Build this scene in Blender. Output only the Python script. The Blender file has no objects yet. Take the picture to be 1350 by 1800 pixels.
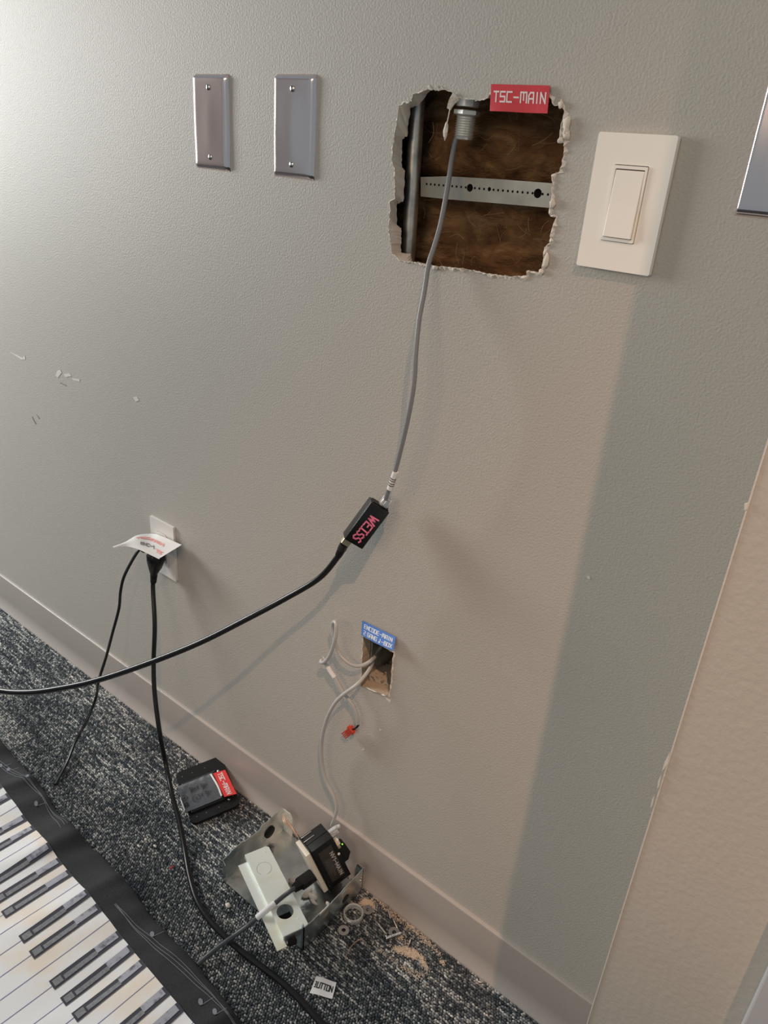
import bpy, bmesh, math, random
from mathutils import Vector, Matrix, noise, geometry
import numpy as np
random.seed(7)
S = bpy.context.scene
COL = S.collection

# ------------------------------------------------------------------ camera, light, exposure
cam_data = bpy.data.cameras.new('camera')
cam = bpy.data.objects.new('camera', cam_data); COL.objects.link(cam)
cam_data.sensor_fit = 'HORIZONTAL'; cam_data.sensor_width = 36.0
cam_data.lens = 35.1612
cam_data.clip_start = 0.02
CR = [(0.7802,0.6218,0.0684),(-0.3205,0.3034,0.8974),(0.5373,-0.7220,0.4359)]
cm = Matrix(((CR[0][0], CR[1][0], CR[2][0]), (CR[0][1], CR[1][1], CR[2][1]), (CR[0][2], CR[1][2], CR[2][2]))).to_4x4()
cm.translation = (0.0000,-0.7414,1.1652)
cam.matrix_world = cm
S.camera = cam

world = bpy.data.worlds.new('world'); S.world = world; world.use_nodes = True
bg = world.node_tree.nodes['Background']
bg.inputs[0].default_value = (0.80, 0.955, 1.06, 1); bg.inputs[1].default_value = 0.285

def area_light(name, loc, target, sx, sy, power, color):
    d = bpy.data.lights.new(name, 'AREA'); d.shape = 'RECTANGLE'; d.size = sx; d.size_y = sy
    d.energy = power; d.color = color
    o = bpy.data.objects.new(name, d); COL.objects.link(o)
    o.location = loc
    o.rotation_euler = (Vector(target) - Vector(loc)).to_track_quat('-Z', 'Y').to_euler()
    return o
# daylight through the window far to the left, and a warm ceiling downlight behind the right shoulder
area_light('window_daylight', (-3.05, -0.68, 1.40), (-0.6, -0.24, 0.8), 0.72, 0.95, 50, (0.99, 1.0, 0.97))
# warm glow of the lit room behind the camera
area_light('room_glow', (-0.35, -2.7, 1.95), (-0.35, 0.0, 1.6), 1.4, 0.7, 14, (1.0, 0.74, 0.48))
sp = bpy.data.lights.new('ceiling_downlight', 'SPOT'); sp.energy = 190; sp.color = (1.0, 0.60, 0.38)
sp.spot_size = math.radians(31); sp.spot_blend = 1.0; sp.shadow_soft_size = 0.02
spo = bpy.data.objects.new('ceiling_downlight', sp); COL.objects.link(spo)
spo.location = (0.80, -1.40, 3.2)
spo.rotation_euler = (Vector((-0.46, -0.1, -0.05)) - spo.location).to_track_quat('-Z', 'Y').to_euler()

S.view_settings.view_transform = 'Standard'
try: S.view_settings.look = 'None'
except Exception: pass
S.view_settings.exposure = 0.0; S.view_settings.gamma = 1.0
S.view_settings.use_curve_mapping = False

# ------------------------------------------------------------------ materials
def new_mat(name):
    m = bpy.data.materials.new(name); m.use_nodes = True
    nt = m.node_tree; b = nt.nodes['Principled BSDF']
    return m, nt, b
def mat(name, col, rough=0.5, metal=0.0, bump=None, var=None, coat=0.0, spec=None, trans=0.0, alpha=1.0, emit=None):
    """bump=(scale, strength, distance)  var=(scale, colour2, low, high)"""
    m, nt, b = new_mat(name); N, L = nt.nodes, nt.links
    b.inputs['Base Color'].default_value = (*col, 1); b.inputs['Roughness'].default_value = rough
    b.inputs['Metallic'].default_value = metal
    if spec is not None: b.inputs['Specular IOR Level'].default_value = spec
    if coat: b.inputs['Coat Weight'].default_value = coat
    if trans: b.inputs['Transmission Weight'].default_value = trans
    if alpha < 1: b.inputs['Alpha'].default_value = alpha
    if emit: b.inputs['Emission Color'].default_value = (*col, 1); b.inputs['Emission Strength'].default_value = emit
    tc = N.new('ShaderNodeTexCoord')
    if bump:
        n = N.new('ShaderNodeTexNoise'); n.inputs['Scale'].default_value = bump[0]; n.inputs['Detail'].default_value = 3
        L.new(tc.outputs['Object'], n.inputs['Vector'])
        bp = N.new('ShaderNodeBump'); bp.inputs['Strength'].default_value = bump[1]; bp.inputs['Distance'].default_value = bump[2]
        L.new(n.outputs['Fac'], bp.inputs['Height']); L.new(bp.outputs['Normal'], b.inputs['Normal'])
    if var:
        n = N.new('ShaderNodeTexNoise'); n.inputs['Scale'].default_value = var[0]; n.inputs['Detail'].default_value = 5
        L.new(tc.outputs['Object'], n.inputs['Vector'])
        r = N.new('ShaderNodeValToRGB')
        r.color_ramp.elements[0].position = var[2]; r.color_ramp.elements[0].color = (*col, 1)
        r.color_ramp.elements[1].position = var[3]; r.color_ramp.elements[1].color = (*var[1], 1)
        L.new(n.outputs['Fac'], r.inputs['Fac']); L.new(r.outputs['Color'], b.inputs['Base Color'])
    return m

WALLC = (0.475, 0.45, 0.412)
M = {}
M['wall'] = mat('wall_paint', WALLC, 0.55, bump=(400, 0.6, 0.0011), var=(3.0, (0.455, 0.435, 0.40), 0.3, 0.7))
M['wall_right'] = mat('bump_out_paint', (0.53, 0.49, 0.435), 0.5, bump=(190, 0.35, 0.0012))
M['baseboard'] = mat('baseboard_vinyl', (0.41, 0.372, 0.345), 0.30, bump=(60, 0.08, 0.001))
M['wall_left'] = mat('far_wall_paint', (0.50, 0.43, 0.42), 0.6)
M['trim'] = mat('casing_paint', (0.52, 0.53, 0.55), 0.35)
M['gypsum'] = mat('gypsum', (0.74, 0.64, 0.54), 0.9, bump=(500, 0.5, 0.001), var=(120, (0.75, 0.72, 0.68), 0.4, 0.65))
M['paper_torn'] = mat('torn_paper', (0.76, 0.72, 0.66), 0.9, bump=(600, 0.7, 0.001), var=(260, (0.52, 0.40, 0.28), 0.52, 0.72))
M['brown_paper'] = mat('brown_gypsum_paper', (0.46, 0.37, 0.28), 0.9, bump=(500, 0.5, 0.001))
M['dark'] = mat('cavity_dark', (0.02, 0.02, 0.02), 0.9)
M['steel'] = mat('polished_steel', (0.86, 0.74, 0.71), 0.15, 1.0)
M['steel_screw'] = mat('steel_screw', (0.55, 0.54, 0.53), 0.25, 1.0)
M['galv'] = mat('galvanised_steel', (0.72, 0.76, 0.76), 0.28, 1.0, bump=(34, 0.4, 0.005), var=(28, (0.50, 0.55, 0.57), 0.35, 0.7))
M['zinc'] = mat('zinc_yellow', (0.90, 0.93, 0.88), 0.34, 0.35, bump=(30, 0.05, 0.003), var=(16, (0.78, 0.74, 0.52), 0.5, 0.75))
M['conduit'] = mat('conduit_steel', (0.68, 0.66, 0.62), 0.42, 0.9, var=(60, (0.36, 0.35, 0.33), 0.4, 0.7))
M['fitting'] = mat('fitting_zinc', (0.84, 0.84, 0.81), 0.34, 0.65)
M['strip'] = mat('perforated_zinc', (0.56, 0.53, 0.46), 0.45, 0.75, var=(40, (0.42, 0.40, 0.34), 0.35, 0.75))
M['white_plastic'] = mat('almond_plastic', (0.95, 0.90, 0.83), 0.35)
M['outlet'] = mat('outlet_plastic', (0.72, 0.70, 0.67), 0.3)
M['black'] = mat('black_plastic', (0.010, 0.010, 0.011), 0.28, spec=0.3)
M['black_matte'] = mat('black_matte', (0.010, 0.010, 0.011), 0.45, spec=0.22)
M['cord_black'] = mat('black_cord', (0.009, 0.009, 0.010), 0.27, spec=0.38)
M['adapter'] = mat('adapter_metal', (0.010, 0.010, 0.011), 0.24, 0.0, spec=0.35)
M['grey_cable'] = mat('grey_cable', (0.215, 0.225, 0.24), 0.42)
M['pale_cable'] = mat('pale_grey_cable', (0.46, 0.46, 0.45), 0.4)
M['hdmi_cable'] = mat('grey_av_cable', (0.060, 0.063, 0.073), 0.4)
M['clear'] = mat('clear_plug', (0.82, 0.84, 0.86), 0.12, trans=0.55)
M['brass'] = mat('plug_shell', (0.62, 0.53, 0.38), 0.3, 0.9)
M['white_label'] = mat('white_label', (0.80, 0.79, 0.79), 0.6)
M['ink'] = mat('black_ink', (0.03, 0.03, 0.035), 0.6)
M['red_tape'] = mat('red_tape', (0.62, 0.035, 0.05), 0.42, var=(30, (0.55, 0.03, 0.045), 0.4, 0.7))
M['red_tape_bright'] = mat('red_tape_bright', (0.80, 0.06, 0.06), 0.42)
M['tape_ink'] = mat('pale_print', (0.80, 0.68, 0.68), 0.5)
M['blue_tape'] = mat('blue_tape', (0.09, 0.22, 0.62), 0.45)
M['white_ink'] = mat('white_print', (0.76, 0.82, 0.88), 0.5)
M['pink'] = mat('pink_paint_pen', (0.86, 0.22, 0.38), 0.45)
M['red_plastic'] = mat('red_connector', (0.55, 0.055, 0.025), 0.4)
M['wood'] = mat('wood_block', (0.46, 0.39, 0.31), 0.8, var=(95, (0.10, 0.075, 0.05), 0.54, 0.62))
M['green_led'] = mat('green_led', (0.25, 0.95, 0.08), 0.4, emit=1.2)
M['cream'] = mat('cream_plastic', (0.74, 0.66, 0.54), 0.4)
M['label_brown'] = mat('device_label', (0.035, 0.028, 0.024), 0.4)
M['label_text'] = mat('device_text', (0.50, 0.48, 0.47), 0.5)
M['label_fine'] = mat('device_fine_print', (0.13, 0.115, 0.105), 0.5)
M['film'] = mat('plastic_film', (0.11, 0.12, 0.14), 0.16, bump=(90, 0.5, 0.002), coat=0.5)
M['sawdust'] = mat('sawdust', (0.82, 0.68, 0.54), 0.95)
M['crumb'] = mat('gypsum_crumb', (0.72, 0.66, 0.58), 0.95)
M['copper'] = mat('copper_wire', (0.60, 0.40, 0.30), 0.35, 0.6)
M['red_ink'] = mat('faded_red_ink', (0.86, 0.40, 0.38), 0.7)
M['grey_ink'] = mat('faded_black_ink', (0.22, 0.22, 0.23), 0.7)
M['cloth'] = mat('black_cloth', (0.020, 0.020, 0.023), 0.85, bump=(900, 0.35, 0.0006), var=(500, (0.030, 0.030, 0.034), 0.4, 0.65))
M['print_white'] = mat('white_key_print', (0.84, 0.83, 0.84), 0.75, var=(9, (0.84, 0.74, 0.64), 0.48, 0.62))
M['print_line'] = mat('violet_line_print', (0.20, 0.20, 0.42), 0.75)
M['print_dark'] = mat('dark_key_print', (0.045, 0.045, 0.062), 0.75)
M['print_mid'] = mat('grey_key_print', (0.19, 0.19, 0.205), 0.75, var=(300, (0.25, 0.25, 0.27), 0.4, 0.6))
M['print_light'] = mat('pale_key_print', (0.40, 0.40, 0.46), 0.75, var=(80, (0.14, 0.14, 0.17), 0.52, 0.68))
M['print_stave'] = mat('stave_print', (0.21, 0.22, 0.25), 0.8)
M['scuff_white'] = mat('chipped_paint', (0.66, 0.65, 0.60), 0.8)
M['scuff_dark'] = mat('scuff_mark', (0.22, 0.21, 0.19), 0.8)

def carpet_mat():
    m, nt, b = new_mat('carpet_pile_yarn'); N, L = nt.nodes, nt.links
    a = N.new('ShaderNodeAttribute'); a.attribute_name = 'yarn'
    L.new(a.outputs['Color'], b.inputs['Base Color']); b.inputs['Roughness'].default_value = 0.9
    b.inputs['Specular IOR Level'].default_value = 0.2
    return m
M['pile'] = carpet_mat()
M['carpet_base'] = mat('carpet_base', (0.03, 0.033, 0.038), 0.95, var=(140, (0.10, 0.105, 0.11), 0.5, 0.7), bump=(220, 0.6, 0.003))

def insulation_mat():
    m, nt, b = new_mat('fibreglass'); N, L = nt.nodes, nt.links
    tc = N.new('ShaderNodeTexCoord')
    mp = N.new('ShaderNodeMapping'); mp.inputs['Scale'].default_value = (1, 1, 2.4); L.new(tc.outputs['Object'], mp.inputs['Vector'])
    n1 = N.new('ShaderNodeTexNoise'); n1.inputs['Scale'].default_value = 16; n1.inputs['Detail'].default_value = 9; n1.inputs['Distortion'].default_value = 1.6
    L.new(mp.outputs['Vector'], n1.inputs['Vector'])
    r = N.new('ShaderNodeValToRGB')
    for p, c in ((0.30, (0.115, 0.054, 0.024)), (0.52, (0.225, 0.118, 0.055)), (0.72, (0.36, 0.22, 0.115))):
        e = r.color_ramp.elements.new(p); e.color = (*c, 1)
    r.color_ramp.elements.remove(r.color_ramp.elements[0]); r.color_ramp.elements.remove(r.color_ramp.elements[-1])
    L.new(n1.outputs['Fac'], r.inputs['Fac']); L.new(r.outputs['Color'], b.inputs['Base Color'])
    b.inputs['Roughness'].default_value = 1.0; b.inputs['Specular IOR Level'].default_value = 0.1
    n2 = N.new('ShaderNodeTexNoise'); n2.inputs['Scale'].default_value = 70; n2.inputs['Detail'].default_value = 8; n2.inputs['Distortion'].default_value = 2.5
    L.new(mp.outputs['Vector'], n2.inputs['Vector'])
    bp = N.new('ShaderNodeBump'); bp.inputs['Strength'].default_value = 0.8; bp.inputs['Distance'].default_value = 0.004
    L.new(n2.outputs['Fac'], bp.inputs['Height']); L.new(bp.outputs['Normal'], b.inputs['Normal'])
    return m
M['insul'] = insulation_mat()
M['fibre'] = mat('loose_fibre', (0.42, 0.27, 0.15), 0.9)

# ------------------------------------------------------------------ mesh helpers
V3 = Vector
def wpos(o):
    p = V3((0, 0, 0))
    while o: p = p + o.location; o = o.parent
    return p
def thing(name, label, cat, loc=(0, 0, 0), group=None):
    o = bpy.data.objects.new(name, None); COL.objects.link(o); o.location = loc
    o.empty_display_size = 0.02
    o['label'] = label; o['category'] = cat
    if group: o['group'] = group
    return o
def tag(o, label, cat, group=None):
    o['label'] = label; o['category'] = cat
    if group: o['group'] = group
    return o
def struct(o):
    o['kind'] = 'structure'; return o

class MB:
    """collects shapes (world coordinates) and links them as one mesh object"""
    def __init__(s): s.v = []; s.f = []
    def add(s, vs, fs):
        n = len(s.v); s.v += [tuple(v) for v in vs]; s.f += [tuple(i + n for i in f) for f in fs]; return s
    def box(s, lo, hi, fr=None, bev=0.0):
        """axis box, or a box in frame (origin, e1, e2, e3)"""
        bm = bmesh.new()
        vs = [bm.verts.new((x, y, z)) for x in (lo[0], hi[0]) for y in (lo[1], hi[1]) for z in (lo[2], hi[2])]
        for f in ((0, 1, 3, 2), (4, 6, 7, 5), (0, 4, 5, 1), (2, 3, 7, 6), (0, 2, 6, 4), (1, 5, 7, 3)): bm.faces.new([vs[i] for i in f])
        if bev: bmesh.ops.bevel(bm, geom=bm.edges[:], offset=bev, segments=2, profile=0.6, affect='EDGES')
        bm.verts.index_update()
        pts = [V3(v.co) for v in bm.verts]
        if fr: pts = [fr[0] + fr[1] * p.x + fr[2] * p.y + fr[3] * p.z for p in pts]
        s.add(pts, [[v.index for v in f.verts] for f in bm.faces]); bm.free(); return s
    def prism(s, poly, n):
        """polygon (3-D points) extruded along vector n"""
        k = len(poly); n = V3(n)
        a = [V3(p) for p in poly]; b = [p + n for p in a]
        s.add(a + b, [tuple(range(k))[::-1], tuple(range(k, 2 * k))] + [(i, (i + 1) % k, k + (i + 1) % k, k + i) for i in range(k)]); return s
    def rings(s, rings, cap=True, closed=True):
        k = len(rings[0]); vs = [p for r in rings for p in r]; fs = []
        for j in range(len(rings) - 1):
            for i in range(k if closed else k - 1):
                a = j * k + i; b = j * k + (i + 1) % k; fs.append((a, b, b + k, a + k))
        if cap: fs.append(tuple(range(k))[::-1]); fs.append(tuple(range((len(rings) - 1) * k, len(rings) * k)))
        return s.add(vs, fs)
    def lathe(s, o, axis, prof, seg=24, cap=True):
        """prof: (distance along axis, radius)"""
        o = V3(o); ax = V3(axis).normalized(); u = ax.orthogonal().normalized(); w = ax.cross(u)
        return s.rings([[o + ax * t + (u * math.cos(2 * math.pi * i / seg) + w * math.sin(2 * math.pi * i / seg)) * r for i in range(seg)] for t, r in prof], cap)
    def tube(s, pts, r, seg=10, res=6, flat=1.0):
        P = smooth(pts, res)
        rr = r if callable(r) else (lambda t: r)
        t0 = (P[1] - P[0]).normalized(); u = t0.orthogonal().normalized(); rings = []
        for i, p in enumerate(P):
            t = (P[min(i + 1, len(P) - 1)] - P[max(i - 1, 0)]).normalized()
            u = (u - t * u.dot(t)).normalized(); w = t.cross(u); q = rr(i / (len(P) - 1))
            rings.append([p + (u * math.cos(2 * math.pi * j / seg) + w * math.sin(2 * math.pi * j / seg) * flat) * q for j in range(seg)])
        return s.rings(rings)
    def build(s, name, m, parent=None, smooth_angle=None, fix=True):
        me = bpy.data.meshes.new(name)
        off = wpos(parent) if parent else V3((0, 0, 0))
        org = V3((0, 0, 0))
        if not parent and s.v:
            xs = np.array(s.v); org = V3(((xs[:, 0].min() + xs[:, 0].max()) / 2, (xs[:, 1].min() + xs[:, 1].max()) / 2, xs[:, 2].min()))
            off = org
        me.from_pydata([V3(v) - off for v in s.v], [], s.f)
        if fix:
            bm = bmesh.new(); bm.from_mesh(me); bmesh.ops.recalc_face_normals(bm, faces=bm.faces); bm.to_mesh(me); bm.free()
        me.materials.append(M[m] if isinstance(m, str) else m)
        if smooth_angle is not None:
            for p in me.polygons: p.use_smooth = True
            me.set_sharp_from_angle(angle=math.radians(smooth_angle))
        o = bpy.data.objects.new(name, me); COL.objects.link(o)
        if parent: o.parent = parent
        else: o.location = org
        return o

def smooth(pts, res=6):
    P = [V3(p) for p in pts]
    if len(P) < 3: return [P[0].lerp(P[1], i / res) for i in range(res + 1)]
    Q = [P[0] * 2 - P[1]] + P + [P[-1] * 2 - P[-2]]; out = []
    for i in range(1, len(Q) - 2):
        a, b, c, d = Q[i - 1], Q[i], Q[i + 1], Q[i + 2]
        for k in range(res):
            t = k / res
            out.append(0.5 * ((2 * b) + (c - a) * t + (2 * a - 5 * b + 4 * c - d) * t * t + (3 * b - a - 3 * c + d) * t ** 3))
    out.append(P[-1]); return out

def sheet_with_holes(outer, holes, thick, to3):
    """flat sheet (2-D outline, 2-D hole loops) of a thickness; to3(u, v, d) places it"""
    pts, edges, loops = [], [], []
    for lp in [outer] + holes:
        ids = list(range(len(pts), len(pts) + len(lp))); pts += [Vector((p[0], p[1])) for p in lp]
        edges += [(ids[k], ids[(k + 1) % len(ids)]) for k in range(len(ids))]; loops.append(ids)
    def within(p, lp):
        c = False; q = len(lp) - 1
        for k in range(len(lp)):
            a, b = lp[k], lp[q]
            if (a[1] > p[1]) != (b[1] > p[1]) and p[0] < (b[0] - a[0]) * (p[1] - a[1]) / (b[1] - a[1]) + a[0]: c = not c
            q = k
        return c
    V, E_, F_, ov, _, _ = geometry.delaunay_2d_cdt(pts, edges, [], 0, 1e-7)
    tris = []
    for f in F_:
        c = sum((V[k] for k in f), Vector((0, 0))) / len(f)
        if within(c, outer) and not any(within(c, h) for h in holes):
            area = sum(V[f[k]].x * V[f[(k + 1) % len(f)]].y - V[f[(k + 1) % len(f)]].x * V[f[k]].y for k in range(len(f)))
            tris.append(tuple(f) if area > 0 else tuple(f)[::-1])
    new = {}
    for k, o_ in enumerate(ov):
        for q in o_: new.setdefault(q, k)
    loops = [[new[k] for k in lp] for lp in loops]
    uv = [(v.x, v.y) for v in V]; n = len(uv)
    vs = [to3(u, v, 0) for u, v in uv]; fs = [tuple(t) for t in tris]
    if thick:
        vs += [to3(u, v, thick) for u, v in uv]; fs += [tuple(k + n for k in t[::-1]) for t in tris]
        for ids in loops:
            for k in range(len(ids)): a, b = ids[k], ids[(k + 1) % len(ids)]; fs.append((a, b, b + n, a + n))
    return MB().add(vs, fs)
def circle(c, r, n=16): return [(c[0] + r * math.cos(2 * math.pi * i / n), c[1] + r * math.sin(2 * math.pi * i / n)) for i in range(n)]
def round_rect(x0, y0, x1, y1, r, n=5):
    out = []
    for cx, cy, a in ((x1 - r, y1 - r, 0), (x0 + r, y1 - r, 90), (x0 + r, y0 + r, 180), (x1 - r, y0 + r, 270)):
        for i in range(n + 1):
            t = math.radians(a + 90 * i / n); out.append((cx + r * math.cos(t), cy + r * math.sin(t)))
    return out

# stroke lettering -------------------------------------------------------
GL = {
 'T': [[(0, 1), (1, 1)], [(.5, 1), (.5, 0)]],
 'S': [[(1, 1), (0, 1), (0, .52), (1, .52), (1, 0), (0, 0)]],
 'C': [[(1, 1), (0, 1), (0, 0), (1, 0)]],
 '-': [[(.05, .48), (.95, .48)]],
 'M': [[(0, 0), (0, 1), (1.25, 1), (1.25, 0)], [(.62, 1), (.62, .25)]],
 'A': [[(0, 0), (0, .7), (.35, 1), (1, 1), (1, 0)], [(0, .4), (1, .4)]],
 'I': [[(.3, 0), (.3, 1)]],
 'N': [[(0, 0), (0, 1), (1, 0), (1, 1)]],
 'E': [[(1, 1), (0, 1), (0, 0), (1, 0)], [(0, .52), (.85, .52)]],
 'O': [[(0, 0), (0, 1), (1, 1), (1, 0), (0, 0)]],
 'D': [[(0, 0), (0, 1), (.75, 1), (1, .75), (1, .25), (.75, 0), (0, 0)]],
 '2': [[(0, 1), (1, 1), (1, .55), (0, .45), (0, 0), (1, 0)]],
 'G': [[(1, .85), (1, 1), (0, 1), (0, 0), (1, 0), (1, .48), (.55, .48)]],
 'J': [[(.6, 1), (.6, 0), (.05, 0), (.05, .25)]],
 'B': [[(0, 0), (0, 1), (.85, 1), (.85, .55), (1, .5), (1, 0), (0, 0)], [(0, .52), (.85, .52)]],
 'X': [[(0, 0), (1, 1)], [(0, 1), (1, 0)]],
 'U': [[(0, 1), (0, 0), (1, 0), (1, 1)]],
 'V': [[(0, 1), (.5, 0), (1, 1)]],
 '1': [[(.1, .8), (.5, 1), (.5, 0)]],
 'w': [[(0, 1), (.28, 0), (.62, .75), (.9, 0), (1.3, 1)]],
 's': [[(1, .92), (.55, 1.02), (.1, .85), (.2, .6), (.8, .42), (.95, .15), (.5, -.02), (0, .1)]],
 'e': [[(1, 1.0), (.05, .97), (0, .03), (1, 0)], [(.02, .5), (.8, .52)]],
 'i': [[(.5, 1), (.5, 0)], [(.1, 1), (.95, 1)], [(.05, 0), (.95, 0)]],
 'm': [[(0, 0), (0, 1), (.6, .2), (1.2, 1), (1.2, 0)]],
 'a': [[(0, 0), (.5, 1), (1, 0)], [(.2, .36), (.8, .36)]],
 '|': [[(0, .1), (.3, .1), (.3, .45), (.1, .52), (.3, .6), (.3, .95), (0, .95)]],
}
def lettering(mb, text, at, w, h, gap, t):
    """text strokes; at(u, v) gives the 3-D point on the surface; w,h letter size; t stroke width. returns advance"""
    x = 0.0
    for ch in text:
        if ch == ' ': x += w * .8; continue
        wide = 1.0
        for path in GL[ch]:
            wide = max(wide if ch not in 'I1|' else (.6 if ch != '|' else .35), max(p[0] for p in path))
            for (a, b) in zip(path[:-1], path[1:]):
                A = V3((x + a[0] * w, a[1] * h, 0)); B = V3((x + b[0] * w, b[1] * h, 0)); d = (B - A)
                if d.length < 1e-9: continue
                d.normalize(); q = V3((-d.y, d.x, 0)) * t / 2; A = A - d * t * .45; B = B + d * t * .45
                mb.add([at(p.x, p.y) for p in (A - q, B - q, B + q, A + q)], [(0, 1, 2, 3)])
        x += wide * w + gap
    return x
def text_width(text, w, gap): return lettering(MB(), text, lambda u, v: V3((u, v, 0)), w, 1, gap, .01)
def fit_text(mb, text, at_, u0, u1, v0, v1, tr=.16, gapr=.35, A=1.0):
    at = (lambda x, y: at_(x / A, y)); u0 *= A; u1 *= A    # A: width / height of the surface that u, v span
    k = text_width(text, 1.0, gapr) - gapr; w = (u1 - u0) / k; t = (v1 - v0) * tr
    lettering(mb, text, lambda u, v: at(u0 + u, v0 + t / 2 + v), w, (v1 - v0) - t, gapr * w, t)

# ------------------------------------------------------------------ wall with its two cut holes
HOLE = [([-0.5557,1.2193],[-0.5604,1.2094]),([-0.5566,1.2123],[-0.5720,1.2068]),([-0.5675,1.2106],[-0.5709,1.1999]),([-0.5737,1.2077],[-0.5733,1.1874]),([-0.5745,1.1940],[-0.5725,1.1795]),([-0.5771,1.1791],[-0.5794,1.1752]),([-0.5782,1.1673],[-0.5786,1.1584]),([-0.5784,1.1529],[-0.5764,1.1455]),([-0.5739,1.1452],[-0.5722,1.1433]),([-0.5714,1.1258],[-0.5712,1.1109]),([-0.5702,1.1130],[-0.5800,1.1070]),([-0.5768,1.1104],[-0.5800,1.0963]),([-0.5754,1.0954],[-0.5782,1.0826]),([-0.5766,1.0833],[-0.5716,1.0807]),([-0.5729,1.0681],[-0.5703,1.0677]),([-0.5684,1.0528],[-0.5690,1.0536]),([-0.5557,1.0466],[-0.5549,1.0537]),([-0.5392,1.0479],[-0.5517,1.0461]),([-0.5172,1.0475],[]),([-0.5019,1.0479],[]),([-0.4849,1.0494],[]),([-0.4599,1.0504],[]),([-0.4394,1.0492],[]),([-0.4197,1.0496],[]),([-0.4026,1.0512],[]),([-0.3880,1.0542],[]),([-0.3879,1.0590],[]),([-0.3724,1.0596],[]),([-0.3705,1.0646],[]),([-0.3718,1.0768],[]),([-0.3723,1.0843],[]),([-0.3670,1.0895],[]),([-0.3669,1.0986],[]),([-0.3654,1.1091],[]),([-0.3639,1.1152],[]),([-0.3730,1.1172],[]),([-0.3739,1.1273],[]),([-0.3724,1.1332],[]),([-0.3737,1.1446],[]),([-0.3768,1.1522],[]),([-0.3682,1.1563],[]),([-0.3667,1.1619],[]),([-0.3669,1.1716],[]),([-0.3679,1.1811],[]),([-0.3741,1.1835],[]),([-0.3745,1.1943],[]),([-0.3734,1.2017],[]),([-0.3732,1.2090],[]),([-0.3758,1.2139],[]),([-0.3846,1.2126],[]),([-0.3880,1.2178],[]),([-0.3907,1.2204],[]),([-0.4114,1.2210],[]),([-0.4359,1.2211],[]),([-0.4586,1.2211],[]),([-0.4608,1.2176],[]),([-0.4716,1.2153],[]),([-0.4831,1.2157],[]),([-0.4967,1.2169],[]),([-0.5028,1.2189],[]),([-0.5043,1.2224],[]),([-0.5134,1.2244],[]),([-0.5233,1.2235],[]),([-0.5375,1.2240],[]),([-0.5434,1.2217],[])]
def rough_loop(pts, amp, sub, seed):
    rnd = random.Random(seed); out = []
    for i in range(len(pts)):
        a = V3((*pts[i], 0)); b = V3((*pts[(i + 1) % len(pts)], 0)); out.append((a.x, a.y))
        n = max(0, int((b - a).length / sub))
        for k in range(1, n + 1):
            p = a.lerp(b, k / (n + 1)); out.append((p.x + rnd.uniform(-amp, amp), p.y + rnd.uniform(-amp, amp)))
    return out
hole_front = [tuple(a) for a, b in HOLE]
cxh = sum(p[0] for p in hole_front) / len(hole_front); czh = sum(p[1] for p in hole_front) / len(hole_front)
def grow(p, d):
    v = V3((p[0] - cxh, p[1] - czh, 0)); v = v.normalized() * (v.length + d); return (cxh + v.x, czh + v.y)
hole_back = [tuple(b) if b else grow(a, .0035) for a, b in HOLE]
# finer edge
def densify(fr, bk, sub, seed):
    rnd = random.Random(seed); F, B = [], []
    for i in range(len(fr)):
        j = (i + 1) % len(fr); n = max(1, int((V3((*fr[i], 0)) - V3((*fr[j], 0))).length / sub))
        for k in range(n):
            t = k / n; am = 0 if k == 0 else .0008
            F.append(tuple(fr[i][c] * (1 - t) + fr[j][c] * t + rnd.uniform(-am, am) for c in (0, 1)))
            B.append(tuple(bk[i][c] * (1 - t) + bk[j][c] * t + rnd.uniform(-am, am) for c in (0, 1)))
    return F, B
hole_front, hole_back = densify(hole_front, hole_back, .0022, 3)
small_front = rough_loop([(-.5725, .502), (-.5705, .4085), (-.5145, .4195), (-.5135, .502)], .0007, .006, 5)
WX0, WX1, WZ1 = -3.3, 0.6, 2.75
wall = struct(sheet_with_holes([(WX0, -.01), (WX1, -.01), (WX1, WZ1), (WX0, WZ1)], [hole_front, small_front], 0, lambda u, v, d: V3((u, 0, v))).build('wall_back', 'wall'))
for p in wall.data.polygons:
    if p.normal.y > 0: p.flip()
# thickness of the board seen in the two cuts
mb = MB(); n = len(hole_front)
mid = [((a[0] + b[0]) / 2, (a[1] + b[1]) / 2) for a, b in zip(hole_front, hole_back)]
mb.add([V3((p[0], -.0003, p[1])) for p in hole_front] + [V3((p[0], .009, p[1])) for p in mid] + [V3((p[0], .018, p[1])) for p in hole_back],
       [(r * n + i, r * n + (i + 1) % n, (r + 1) * n + (i + 1) % n, (r + 1) * n + i) for r in (0, 1) for i in range(n)])
ge = mb.build('drywall_edge', 'gypsum', wall); ge['label'] = 'pale gypsum edge of the big cut'
mb = MB(); n = len(small_front)
small_back = [(p[0], p[1]) for p in small_front]
mb.add([V3((p[0], -.0003, p[1])) for p in small_front] + [V3((p[0], .018, p[1])) for p in small_back], [(i, (i + 1) % n, n + (i + 1) % n, n + i) for i in range(n)])
ge = mb.build('drywall_edge', 'brown_paper', wall); ge['label'] = 'brown paper edge of the small cut'
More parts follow.
